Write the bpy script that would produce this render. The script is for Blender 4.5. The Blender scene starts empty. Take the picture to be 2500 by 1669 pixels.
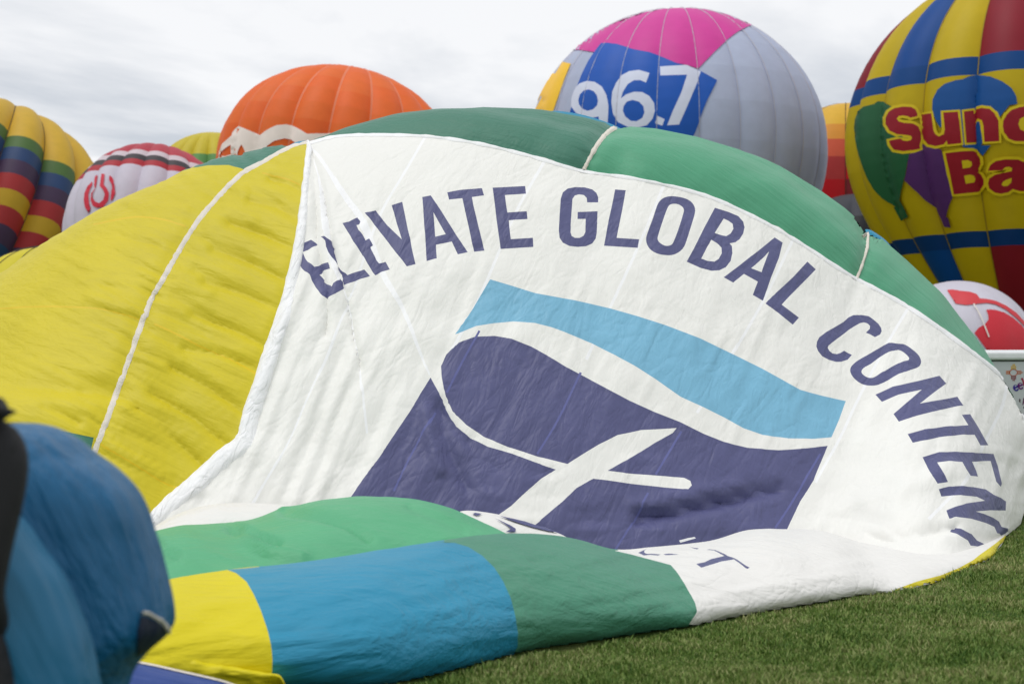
import bpy, math, random
import numpy as np
from mathutils import Vector, Matrix
from mathutils.bvhtree import BVHTree
from mathutils.geometry import delaunay_2d_cdt

random.seed(7); RNG = np.random.default_rng(7)
scene = bpy.context.scene
C = scene.collection
R_ = math.radians

# ------------------------------------------------------------------ camera
CAMZ = 1.6
F, CX, HY = 2500 * 50 / 36.0, 1250.0, 950.0      # photograph pixels: focal length, centre column, horizon row
cam_d = bpy.data.cameras.new('camera'); cam = bpy.data.objects.new('camera', cam_d); C.objects.link(cam)
cam.location = (0, 0, CAMZ); cam.rotation_euler = (R_(90), 0, 0)
cam_d.lens = 50; cam_d.sensor_width = 36; cam_d.shift_y = (HY - 834.5) / 2500
cam_d.clip_end = 3000; cam_d.clip_start = 0.1
cam_d.dof.use_dof = True; cam_d.dof.focus_distance = 14.6; cam_d.dof.aperture_fstop = 2.2
scene.camera = cam

# ------------------------------------------------------------------ sky and sun
SUN_EL, SUN_AZ = 70, 250        # degrees; azimuth clockwise from +Y
w = bpy.data.worlds.new('World'); scene.world = w; w.use_nodes = True
nt = w.node_tree; nt.nodes.clear()
def N(t, typ, **kw):
    n = t.nodes.new(typ)
    for k, v in kw.items():
        if k in n.inputs: n.inputs[k].default_value = v
        else: setattr(n, k, v)
    return n
sky = N(nt, 'ShaderNodeTexSky', sky_type='NISHITA'); sky.sun_disc = False
sky.sun_elevation = R_(SUN_EL); sky.sun_rotation = R_(SUN_AZ)
tc = N(nt, 'ShaderNodeTexCoord'); sep = N(nt, 'ShaderNodeSeparateXYZ')
nt.links.new(tc.outputs['Generated'], sep.inputs[0])
zz = N(nt, 'ShaderNodeMath', operation='ABSOLUTE'); nt.links.new(sep.outputs['Z'], zz.inputs[0])
za = N(nt, 'ShaderNodeMath', operation='ADD'); nt.links.new(zz.outputs[0], za.inputs[0]); za.inputs[1].default_value = 0.09
dv = N(nt, 'ShaderNodeVectorMath', operation='DIVIDE'); cmb = N(nt, 'ShaderNodeCombineXYZ')
for i in range(3): nt.links.new(za.outputs[0], cmb.inputs[i])
nt.links.new(tc.outputs['Generated'], dv.inputs[0]); nt.links.new(cmb.outputs[0], dv.inputs[1])
nz = N(nt, 'ShaderNodeTexNoise', Scale=0.6, Detail=7.0, Roughness=0.55, Distortion=0.6)
nt.links.new(dv.outputs[0], nz.inputs['Vector'])
cr = N(nt, 'ShaderNodeValToRGB')
cr.color_ramp.elements[0].position = 0.40; cr.color_ramp.elements[0].color = (0.60, 0.635, 0.69, 1)
cr.color_ramp.elements[1].position = 0.55; cr.color_ramp.elements[1].color = (0.93, 0.935, 0.95, 1)
nt.links.new(nz.outputs['Fac'], cr.inputs['Fac'])
scl = N(nt, 'ShaderNodeVectorMath', operation='SCALE'); nt.links.new(sky.outputs[0], scl.inputs[0]); scl.inputs['Scale'].default_value = 0.08
mx = N(nt, 'ShaderNodeMixRGB'); mx.inputs['Fac'].default_value = 0.92
nt.links.new(scl.outputs[0], mx.inputs[1]); nt.links.new(cr.outputs[0], mx.inputs[2])
bg = N(nt, 'ShaderNodeBackground', Strength=1.0); nt.links.new(mx.outputs[0], bg.inputs[0])
wo = N(nt, 'ShaderNodeOutputWorld'); nt.links.new(bg.outputs[0], wo.inputs[0])

sd = bpy.data.lights.new('sun', 'SUN'); sd.energy = 1.25; sd.angle = R_(35); sd.color = (1, 0.97, 0.93)
so = bpy.data.objects.new('sun', sd); C.objects.link(so)
to_sun = Vector((math.sin(R_(SUN_AZ)) * math.cos(R_(SUN_EL)), math.cos(R_(SUN_AZ)) * math.cos(R_(SUN_EL)), math.sin(R_(SUN_EL))))
so.rotation_euler = to_sun.to_track_quat('Z', 'Y').to_euler(); so.location = (0, 0, 40)
vs = scene.view_settings
vs.view_transform = 'Standard'; vs.look = 'None'; vs.exposure = 0.1; vs.gamma = 1.0; vs.use_curve_mapping = False
scene.cycles.use_denoising = True
scene.cycles.max_bounces = 6; scene.cycles.transparent_max_bounces = 8

# ------------------------------------------------------------------ helpers
def P(px, py, Y): return np.array([(px - CX) / F * Y, Y, CAMZ + (HY - py) / F * Y])
def gY(py): return CAMZ * F / (py - HY)          # distance of the ground seen at a row
def lin(r, g, b, k=1.0):
    f = lambda c: ((c / 255 + 0.055) / 1.055) ** 2.4 if c > 10 else c / 255 / 12.92
    return tuple(min(0.92, f(c) * k) for c in (r, g, b)) + (1,)

def catmull(pts, n, closed=False):
    pts = np.asarray(pts, float)
    if closed: q = np.vstack([pts[-1:], pts, pts[:2]]); m = len(pts)
    else: q = np.vstack([2 * pts[:1] - pts[1:2], pts, 2 * pts[-1:] - pts[-2:-1]]); m = len(pts) - 1
    out = []
    for i in range(m):
        p0, p1, p2, p3 = q[i:i + 4]
        t = np.linspace(0, 1, n, endpoint=False)[:, None]
        out.append(0.5 * (2 * p1 + (p2 - p0) * t + (2 * p0 - 5 * p1 + 4 * p2 - p3) * t**2 + (3 * p1 - p0 - 3 * p2 + p3) * t**3))
    if not closed: out.append(pts[-1:])
    return np.vstack(out)

_perm = RNG.random((256, 256))
def vnoise(x, y):                                   # smooth value noise, -1..1
    x = np.asarray(x, float); y = np.asarray(y, float)
    xi = np.floor(x).astype(int); yi = np.floor(y).astype(int)
    fx = x - xi; fy = y - yi; fx = fx * fx * (3 - 2 * fx); fy = fy * fy * (3 - 2 * fy)
    g = lambda a, b: _perm[a % 256, b % 256]
    v = (g(xi, yi) * (1 - fx) + g(xi + 1, yi) * fx) * (1 - fy) + (g(xi, yi + 1) * (1 - fx) + g(xi + 1, yi + 1) * fx) * fy
    return v * 2 - 1

def mesh_obj(name, V, Fc, mat, parent=None, base=None, smooth=True):
    V = np.asarray(V, float)
    if base is not None: V = V - np.asarray(base)
    me = bpy.data.meshes.new(name)
    me.from_pydata(V.tolist(), [], [tuple(f) for f in Fc])
    for m in (mat if isinstance(mat, (list, tuple)) else [mat]): me.materials.append(m)
    if smooth: me.polygons.foreach_set('use_smooth', [True] * len(me.polygons))
    me.update()
    o = bpy.data.objects.new(name, me); C.objects.link(o)
    if parent is not None: o.parent = parent
    return o

def thing(name, label, cat, loc, group=None):
    o = bpy.data.objects.new(name, None); C.objects.link(o)
    o.location = [float(c) for c in loc]; o.empty_display_size = 0.3
    o['label'] = label; o['category'] = cat
    if group: o['group'] = group
    return o

def grid_faces(nr, nc, wrap=False):
    f = []
    for i in range(nr - 1):
        for j in range(nc if wrap else nc - 1):
            k = (j + 1) % nc
            f.append((i * nc + j, i * nc + k, (i + 1) * nc + k, (i + 1) * nc + j))
    return f

def grid_normals(G):
    du = np.gradient(G, axis=1); dvv = np.gradient(G, axis=0)
    n = np.cross(du, dvv); n /= np.linalg.norm(n, axis=2, keepdims=True) + 1e-9
    return n

def inside(pts, loops):
    pts = np.asarray(pts, float); r = np.zeros(len(pts), bool)
    for L in loops:
        x, y = pts[:, 0], pts[:, 1]; j = len(L) - 1
        for i in range(len(L)):
            xi, yi = L[i]; xj, yj = L[j]
            if yi != yj:
                c = ((yi > y) != (yj > y)) & (x < (xj - xi) * (y - yi) / (yj - yi) + xi)
                r ^= c
            j = i
    return r

CAMV = Vector((0, 0, CAMZ))
def cast(bvh, px, py, off, Yg):
    d = Vector(P(px, py, 1.0)) - CAMV
    h = bvh.ray_cast(CAMV, d); miss = False
    if h[0] is None:
        for jx, jy in ((0.4, 0.3), (-0.4, 0.3), (0.3, -0.5), (-0.5, -0.4)):
            h = bvh.ray_cast(CAMV, Vector(P(px + jx, py + jy, 1.0)) - CAMV)
            if h[0] is not None: break
    if h[0] is None:        # just beyond the outline: wrap over the edge of the surface
        miss = True; h = min((bvh.find_nearest(Vector(P(px, py, Yg + k))) for k in (-6, -4, -2, 0, 2, 4)), key=lambda q: q[3])
    n = h[1]
    if n.dot(d) > 0: n = -n
    return h[0] + n * off, miss

def resample(L, sp):
    out = []
    for i in range(len(L)):
        a = np.array(L[i], float); b = np.array(L[(i + 1) % len(L)], float)
        k = max(1, int(math.ceil(np.linalg.norm(b - a) / sp)))
        for t in range(k): out.append(a + (b - a) * t / k)
    return np.array(out)

def decal(name, loops, bvh, off, mat, parent, base, sp=9, Yg=16):
    """A cloth panel with the given outline, laid on an existing surface."""
    loops = [resample(L, sp) for L in loops]
    allp = np.vstack(loops); edges = []; k = 0
    for L in loops:
        m = len(L); edges += [(k + i, k + (i + 1) % m) for i in range(m)]; k += m
    x0, y0 = allp.min(0); x1, y1 = allp.max(0)
    gx, gy = np.meshgrid(np.arange(x0 + sp / 2, x1, sp), np.arange(y0 + sp / 2, y1, sp * 0.9))
    gx[1::2] += sp / 2
    g = np.c_[gx.ravel(), gy.ravel()]
    if len(g):
        g = g[inside(g, loops)]
        if len(g):
            cell = {}
            for p in allp: cell.setdefault((int(p[0] // sp), int(p[1] // sp)), []).append(p)
            keep = []
            for p in g:
                a, b = int(p[0] // sp), int(p[1] // sp); ok = True
                for u in (-1, 0, 1):
                    for v in (-1, 0, 1):
                        for q in cell.get((a + u, b + v), ()):
                            if (p[0] - q[0])**2 + (p[1] - q[1])**2 < (0.45 * sp)**2: ok = False
                keep.append(ok)
            g = g[np.array(keep)]
    pts = np.vstack([allp, g]) if len(g) else allp
    r = delaunay_2d_cdt([Vector(p) for p in pts], edges, [], 0, 1e-4)
    vv = np.array([(v.x, v.y) for v in r[0]]); ff = np.array([f[:3] for f in r[2]])
    cen = vv[ff].mean(1); ff = ff[inside(cen, loops)]
    # consistent orientation, facing the viewer of the cloth's outer side
    a, b, c = vv[ff[:, 0]], vv[ff[:, 1]], vv[ff[:, 2]]
    cr_ = (b[:, 0] - a[:, 0]) * (c[:, 1] - a[:, 1]) - (b[:, 1] - a[:, 1]) * (c[:, 0] - a[:, 0])
    ff = np.where((cr_ > 0)[:, None], ff[:, ::-1], ff)
    V = np.array([cast(bvh, p[0], p[1], off, Yg)[0] for p in vv])
    return mesh_obj(name, V, ff.tolist(), mat, parent, base)

def islands(f):
    par = {}
    def find(a):
        while par.setdefault(a, a) != a: par[a] = par[par[a]]; a = par[a]
        return a
    for t in f:
        a = find(int(t[0]))
        for q in t[1:]: par[find(int(q))] = a
    lab = np.array([find(int(t[0])) for t in f])
    out = [f[lab == k] for k in np.unique(lab)]
    return [q for q in out if len(q) > 3] or [f]

def partition(regions, bvh, off, root, base, sp=7, Yg=16, trim=False):
    """One cloth cut into pieces: regions listed from the ground cloth up, later ones are set into earlier ones.
    region = (name, loops, material, parent index or None, label)"""
    R = [[resample(L, sp) for L in r[1]] for r in regions]
    allp = np.vstack([L for r in R for L in r]); edges = []; k = 0
    for r in R:
        for L in r:
            m = len(L); edges += [(k + i, k + (i + 1) % m) for i in range(m)]; k += m
    x0, y0 = allp.min(0); x1, y1 = allp.max(0)
    gx, gy = np.meshgrid(np.arange(x0 + sp / 2, x1, sp), np.arange(y0 + sp / 2, y1, sp * 0.88)); gx[1::2] += sp / 2
    g = np.c_[gx.ravel(), gy.ravel()]
    ins = np.zeros(len(g), bool)
    for r in R:
        a = np.vstack(r); bb_ = (g[:, 0] > a[:, 0].min()) & (g[:, 0] < a[:, 0].max()) & (g[:, 1] > a[:, 1].min()) & (g[:, 1] < a[:, 1].max()) & ~ins
        q = np.where(bb_)[0]
        if len(q): ins[q] |= inside(g[q], r)
    g = g[ins]
    cell = {}
    for p in allp: cell.setdefault((int(p[0] // sp), int(p[1] // sp)), []).append((p[0], p[1]))
    keep = np.ones(len(g), bool); lim = (0.42 * sp)**2
    for i, p in enumerate(g):
        a, b = int(p[0] // sp), int(p[1] // sp)
        for u in (-1, 0, 1):
            for v in (-1, 0, 1):
                for q in cell.get((a + u, b + v), ()):
                    if (p[0] - q[0])**2 + (p[1] - q[1])**2 < lim: keep[i] = False
    pts = np.vstack([allp, g[keep]])
    r_ = delaunay_2d_cdt([Vector(p) for p in pts], edges, [], 0, 1e-3)
    vv = np.array([(v.x, v.y) for v in r_[0]]); ff = np.array([f[:3] for f in r_[2]])
    a, b, c = vv[ff[:, 0]], vv[ff[:, 1]], vv[ff[:, 2]]
    cr_ = (b[:, 0] - a[:, 0]) * (c[:, 1] - a[:, 1]) - (b[:, 1] - a[:, 1]) * (c[:, 0] - a[:, 0])
    ff = np.where((cr_ > 0)[:, None], ff[:, ::-1], ff); cen = vv[ff].mean(1); own = np.full(len(ff), -1)
    for i, r in enumerate(R):
        al = np.vstack(r); q = np.where((cen[:, 0] > al[:, 0].min()) & (cen[:, 0] < al[:, 0].max()) & (cen[:, 1] > al[:, 1].min()) & (cen[:, 1] < al[:, 1].max()))[0]
        if len(q): q = q[inside(cen[q], r)]; own[q] = i
    hit = [cast(bvh, p[0], p[1], off, Yg) for p in vv]; V = np.array([h[0] for h in hit]); ms = np.array([h[1] for h in hit])
    if trim: own[(ms & (vv[:, 1] > 1430))[ff].any(1)] = -1
    ff = ff[own >= 0]; own = own[own >= 0]
    fn = np.cross(V[ff[:, 1]] - V[ff[:, 0]], V[ff[:, 2]] - V[ff[:, 0]]); vn = np.zeros_like(V)
    for k in range(3): np.add.at(vn, ff[:, k], fn)
    vn /= np.linalg.norm(vn, axis=1, keepdims=True) + 1e-12
    objs = []
    for i, r in enumerate(regions):
        f = ff[own == i]
        if not len(f): objs.append(None); continue
        for fi in (islands(f) if r[0] in ('seam', 'letter') else [f]):
            u, inv = np.unique(fi, return_inverse=True)
            o = mesh_obj(r[0], V[u], inv.reshape(-1, 3).tolist(), r[2], root if r[3] is None else objs[r[3]], base)
            o.data.normals_split_custom_set_from_vertices([tuple(x) for x in vn[u]])
            if r[4]: o['label'] = r[4]
        objs.append(o)
    return objs

def strip(pts, hw, nseg=6):
    c = catmull(pts, nseg); h = np.interp(np.linspace(0, 1, len(c)), np.linspace(0, 1, len(np.atleast_1d(hw))), np.atleast_1d(hw))[:, None]
    t = np.gradient(c, axis=0); t /= np.linalg.norm(t, axis=1, keepdims=True) + 1e-9; n = np.c_[-t[:, 1], t[:, 0]]
    return np.vstack([c + n * h, (c - n * h)[::-1]]).tolist()

def ribbon(name, pts, hw, bvh, lift, mat, parent, base, off=0.012, Yg=16, nseg=6, ns=6, wob=0.0):
    """A raised tape sewn along a line on the surface; hw = half width in photograph pixels."""
    c = catmull(pts, nseg); hwv = np.interp(np.linspace(0, 1, len(c)), np.linspace(0, 1, len(np.atleast_1d(hw))), np.atleast_1d(hw))
    t = np.gradient(c, axis=0); t /= np.linalg.norm(t, axis=1, keepdims=True) + 1e-9
    nrm = np.c_[-t[:, 1], t[:, 0]]; V = []
    for i in range(len(c)):
        wv = 1 + wob * (RNG.random() - .5)
        for s in np.linspace(-1, 1, ns):
            q = c[i] + nrm[i] * s * hwv[i] * wv
            V.append(cast(bvh, q[0], q[1], off + lift * math.sqrt(max(0, 1 - s * s)), Yg)[0])
    return mesh_obj(name, V, grid_faces(len(c), ns), mat, parent, base)

def T(x0, y0, s):
    return lambda pts: [(x0 + x / s, y0 + y / s) for x, y in pts]

def inflate(L, d):
    p = np.array(L, float); nx = np.roll(p, -1, 0); pv = np.roll(p, 1, 0)
    e1 = p - pv; e2 = nx - p
    e1 /= np.linalg.norm(e1, axis=1, keepdims=True); e2 /= np.linalg.norm(e2, axis=1, keepdims=True)
    n1 = np.c_[e1[:, 1], -e1[:, 0]]; n2 = np.c_[e2[:, 1], -e2[:, 0]]
    n = n1 + n2; l = np.linalg.norm(n, axis=1, keepdims=True); n = n / np.maximum(l, 0.6)
    area = np.sum(p[:, 0] * nx[:, 1] - nx[:, 0] * p[:, 1])
    return (p + n * d * (1.25 if area > 0 else -1.25)).tolist()

# ------------------------------------------------------------------ materials
def nylon(name, rgb, rough=0.5, crease=None, fine=0.15, k=1.0, var=0.05, trans=0.0, weave=True):
    """Ripstop cloth. crease = (angle in the XZ plane in degrees, length scale, cross scale, strength, crispness)."""
    m = bpy.data.materials.new(name); m.use_nodes = True; t = m.node_tree; t.nodes.clear()
    out = N(t, 'ShaderNodeOutputMaterial'); bs = N(t, 'ShaderNodeBsdfPrincipled', Roughness=rough)
    bs.inputs['Specular IOR Level'].default_value = 0.34
    co = N(t, 'ShaderNodeTexCoord'); col = lin(*rgb, k)
    n1 = N(t, 'ShaderNodeTexNoise', Scale=1.3, Detail=5.0, Roughness=0.6); t.links.new(co.outputs['Object'], n1.inputs['Vector'])
    mp = N(t, 'ShaderNodeMapRange'); mp.inputs['From Min'].default_value = 0.3; mp.inputs['From Max'].default_value = 0.7
    mp.inputs['To Min'].default_value = 1 - var; mp.inputs['To Max'].default_value = 1 + var
    t.links.new(n1.outputs['Fac'], mp.inputs['Value'])
    ml = N(t, 'ShaderNodeVectorMath', operation='SCALE'); ml.inputs[0].default_value = col[:3]
    t.links.new(mp.outputs[0], ml.inputs['Scale'])
    t.links.new(ml.outputs[0], bs.inputs['Base Color'])
    last = None
    def bump(h, strength, dist):
        nonlocal last
        b = N(t, 'ShaderNodeBump', Strength=strength, Distance=dist); t.links.new(h, b.inputs['Height'])
        if last: t.links.new(last.outputs[0], b.inputs['Normal'])
        last = b
    if crease:
        for (ang, ls, cs, st, crisp) in (crease if isinstance(crease[0], tuple) else (crease,)):
            r1 = N(t, 'ShaderNodeMapping'); r1.inputs['Rotation'].default_value = (0, R_(ang), 0)
            r2 = N(t, 'ShaderNodeMapping'); r2.inputs['Scale'].default_value = (ls, cs * 0.6, cs)
            t.links.new(co.outputs['Object'], r1.inputs[0]); t.links.new(r1.outputs[0], r2.inputs[0])
            if crisp:       # thin sharp creases along the zero lines of a stretched noise
                nn = N(t, 'ShaderNodeTexNoise', Scale=1.0, Detail=2.0, Roughness=0.5, Distortion=0.9); t.links.new(r2.outputs[0], nn.inputs['Vector'])
                m1 = N(t, 'ShaderNodeMath', operation='SUBTRACT'); t.links.new(nn.outputs['Fac'], m1.inputs[0]); m1.inputs[1].default_value = 0.5
                m2 = N(t, 'ShaderNodeMath', operation='ABSOLUTE'); t.links.new(m1.outputs[0], m2.inputs[0])
                m3 = N(t, 'ShaderNodeMath', operation='MULTIPLY'); t.links.new(m2.outputs[0], m3.inputs[0]); m3.inputs[1].default_value = 9.0
                m4 = N(t, 'ShaderNodeMath', operation='MINIMUM'); t.links.new(m3.outputs[0], m4.inputs[0]); m4.inputs[1].default_value = 1.0
                bump(m4.outputs[0], st, 0.02)
            else:
                nn = N(t, 'ShaderNodeTexNoise', Scale=1.0, Detail=4.0, Roughness=0.55, Distortion=0.6); t.links.new(r2.outputs[0], nn.inputs['Vector'])
                bump(nn.outputs['Fac'], st, 0.06)
    if fine:
        nf = N(t, 'ShaderNodeTexNoise', Scale=22.0, Detail=5.0, Roughness=0.65); t.links.new(co.outputs['Object'], nf.inputs['Vector'])
        bump(nf.outputs['Fac'], fine, 0.012)
    if last: t.links.new(last.outputs[0], bs.inputs['Normal'])
    if trans:
        tr = N(t, 'ShaderNodeBsdfTranslucent'); t.links.new(ml.outputs[0], tr.inputs['Color'])
        mxs = N(t, 'ShaderNodeMixShader'); mxs.inputs[0].default_value = trans
        t.links.new(bs.outputs[0], mxs.inputs[1]); t.links.new(tr.outputs[0], mxs.inputs[2]); t.links.new(mxs.outputs[0], out.inputs[0])
    else: t.links.new(bs.outputs[0], out.inputs[0])
    return m

def plain(name, rgb, rough=0.6, k=1.0, spec=0.3, bumpy=0.0, bscale=40):
    m = bpy.data.materials.new(name); m.use_nodes = True; t = m.node_tree
    bs = t.nodes['Principled BSDF']; bs.inputs['Roughness'].default_value = rough
    bs.inputs['Specular IOR Level'].default_value = spec
    co = N(t, 'ShaderNodeTexCoord'); n1 = N(t, 'ShaderNodeTexNoise', Scale=bscale * 0.2, Detail=4.0); t.links.new(co.outputs['Object'], n1.inputs['Vector'])
    cr2 = N(t, 'ShaderNodeMixRGB'); c = lin(*rgb, k); cr2.inputs[1].default_value = tuple(x * 0.93 for x in c[:3]) + (1,); cr2.inputs[2].default_value = tuple(min(1, x * 1.07) for x in c[:3]) + (1,)
    t.links.new(n1.outputs['Fac'], cr2.inputs[0]); t.links.new(cr2.outputs[0], bs.inputs['Base Color'])
    if bumpy:
        n2 = N(t, 'ShaderNodeTexNoise', Scale=bscale, Detail=3.0); t.links.new(co.outputs['Object'], n2.inputs['Vector'])
        b = N(t, 'ShaderNodeBump', Strength=bumpy, Distance=0.02); t.links.new(n2.outputs['Fac'], b.inputs['Height']); t.links.new(b.outputs[0], bs.inputs['Normal'])
    return m

BC = lambda k: ((64, 0.35, 3.0, 0.20 * k, True), (40, 0.8, 2.6, 0.13 * k, True), (70, 0.7, 8.0, 0.11 * k, True), (-42, 1.6, 4.0, 0.07 * k, True), (66, 0.4, 1.8, 0.22 * k, False))
M = dict(
    yellow=nylon('yellow_nylon', (222, 205, 38), crease=((-26, 0.35, 4.0, 0.16, False), (-24, 0.5, 14.0, 0.26, False), (-27, 0.4, 6.0, 0.12, True)), fine=0.05, k=1.0, trans=0.15),
    dgreen=nylon('dark_green_nylon', (66, 122, 102), crease=((-20, 1.2, 12.0, 0.35, False), (50, 3, 9, 0.1, True)), fine=0.12),
    lgreen=nylon('light_green_nylon', (80, 156, 120), crease=((-38, 0.5, 5.0, 0.3, False), (-40, 0.6, 16.0, 0.25, False), (60, 1.4, 7.0, 0.12, False)), fine=0.06),
    white=nylon('white_banner_cloth', (238, 237, 231), crease=BC(1.0), fine=0.07, var=0.015),
    navy=nylon('navy_printed_cloth', (86, 88, 128), crease=BC(1.7), fine=0.12, var=0.08),
    sky=nylon('light_blue_printed_cloth', (124, 182, 210), crease=BC(1.4), fine=0.1, var=0.06),
    tape=plain('white_webbing', (228, 220, 208), 0.8, bumpy=0.5, bscale=60),
    hem=nylon('white_hem_cloth', (246, 246, 248), crease=((65, 1.0, 9.0, 0.4, True), (65, 0.6, 5.0, 0.5, False)), fine=0.2, var=0.01),
    seam=nylon('white_seam_tape', (250, 250, 253), crease=BC(0.6), fine=0.2, var=0.0),
    seamn=nylon('navy_seam', (98, 102, 156), crease=BC(0.8), fine=0.25, var=0.0),
    seamy=nylon('yellow_seam', (222, 192, 20), fine=0.1, var=0.0),
    lyellow=nylon('bright_yellow_nylon', (230, 214, 16), crease=((4, 0.5, 6.0, 0.6, False), (12, 1.0, 14.0, 0.3, False)), fine=0.06, k=0.98, trans=0.12),
    lblue=nylon('sky_blue_nylon', (38, 138, 172), crease=((8, 0.45, 5.0, 0.7, False), (12, 0.9, 13.0, 0.4, False)), fine=0.1),
    ldgreen=nylon('bottle_green_nylon', (74, 138, 112), crease=((-6, 0.5, 5.5, 0.7, False), (14, 0.8, 12.0, 0.4, False)), fine=0.1),
    llgreen=nylon('mint_green_nylon', (88, 170, 124), crease=((-20, 0.8, 4.0, 0.5, False), (10, 1.2, 9.0, 0.35, False)), fine=0.1),
    lwhite=nylon('off_white_cloth', (232, 230, 225), crease=((-6, 0.7, 5.0, 0.25, True), (30, 0.8, 5.0, 0.2, True), (4, 0.5, 5.0, 0.5, False)), fine=0.25, var=0.02),
    violet=nylon('violet_blue_nylon', (48, 74, 140), crease=((-8, 1, 14.0, 0.5, False),), fine=0.1),
    fblue=nylon('petrol_blue_nylon', (10, 92, 136), crease=((-62, 0.9, 9.0, 0.8, False), (-66, 1.4, 20.0, 0.5, False)), fine=0.05, rough=0.45),
    fblue2=nylon('petrol_blue_nylon_fold', (24, 104, 142), crease=((-62, 0.9, 8.0, 0.7, False),), fine=0.05, rough=0.45),
    fdark=nylon('dark_navy_fold_shade', (12, 26, 52), fine=0.05),  # shade inside the fold's hollow, put into the colour
)

# ------------------------------------------------------------------ ground and grass
def ground_material():
    m = bpy.data.materials.new('lawn'); m.use_nodes = True; t = m.node_tree; bs = t.nodes['Principled BSDF']
    bs.inputs['Roughness'].default_value = 0.9; bs.inputs['Specular IOR Level'].default_value = 0.1
    co = N(t, 'ShaderNodeTexCoord')
    a = N(t, 'ShaderNodeTexNoise', Scale=1.6, Detail=6.0, Roughness=0.65); t.links.new(co.outputs['Object'], a.inputs['Vector'])
    r = N(t, 'ShaderNodeValToRGB'); e = r.color_ramp.elements
    e[0].position = 0.35; e[0].color = (0.045, 0.085, 0.016, 1); e[1].position = 0.68; e[1].color = (0.16, 0.17, 0.06, 1)
    x = r.color_ramp.elements.new(0.5); x.color = (0.08, 0.13, 0.028, 1)
    t.links.new(a.outputs['Fac'], r.inputs[0]); t.links.new(r.outputs[0], bs.inputs['Base Color'])
    b = N(t, 'ShaderNodeTexNoise', Scale=60.0, Detail=4.0); t.links.new(co.outputs['Object'], b.inputs['Vector'])
    bp = N(t, 'ShaderNodeBump', Strength=0.8, Distance=0.04); t.links.new(b.outputs['Fac'], bp.inputs['Height']); t.links.new(bp.outputs[0], bs.inputs['Normal'])
    return m
gm = ground_material()
g = mesh_obj('ground', [(-900, -300, 0), (900, -300, 0), (900, 1800, 0), (-900, 1800, 0)], [(0, 1, 2, 3)], gm, smooth=False)
g['kind'] = 'structure'; g['label'] = 'green mown lawn of the launch field'

# outline of the fallen cloth on the ground, photograph pixels, near side
FRONT = [(-200, 1760), (200, 1740), (380, 1715), (560, 1705), (760, 1700), (930, 1690), (1110, 1650), (1290, 1602), (1470, 1575), (1660, 1543), (1760, 1521), (1870, 1500),
         (1990, 1482), (2100, 1459), (2179, 1446), (2239, 1436), (2284, 1422), (2351, 1393), (2395, 1377), (2420, 1360), (2442, 1336), (2456, 1312), (2490, 1280), (2520, 1225)]
FRONT_G = np.array([P(x, y, gY(y))[:2] for x, y in FRONT])

def grass_material():
    m = bpy.data.materials.new('grass_blades'); m.use_nodes = True; t = m.node_tree; bs = t.nodes['Principled BSDF']
    bs.inputs['Roughness'].default_value = 0.55; bs.inputs['Specular IOR Level'].default_value = 0.25
    geo = N(t, 'ShaderNodeNewGeometry'); co = N(t, 'ShaderNodeTexCoord')
    a = N(t, 'ShaderNodeTexNoise', Scale=1.15, Detail=7.0, Roughness=0.74, Distortion=0.5); t.links.new(co.outputs['Object'], a.inputs['Vector'])
    ad = N(t, 'ShaderNodeMath', operation='MULTIPLY_ADD'); t.links.new(geo.outputs['Random Per Island'], ad.inputs[0]); ad.inputs[1].default_value = 0.30
    t.links.new(a.outputs['Fac'], ad.inputs[2])
    r = N(t, 'ShaderNodeValToRGB'); e = r.color_ramp.elements
    e[0].position = 0.44; e[0].color = (0.05, 0.115, 0.015, 1); e[1].position = 0.98; e[1].color = (0.42, 0.36, 0.17, 1)
    for p, c in ((0.55, (0.12, 0.21, 0.034, 1)), (0.68, (0.20, 0.275, 0.065, 1)), (0.80, (0.33, 0.35, 0.14, 1))):
        x = e.new(p); x.color = c
    t.links.new(ad.outputs[0], r.inputs[0]); t.links.new(r.outputs[0], bs.inputs['Base Color'])
    return m

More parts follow.
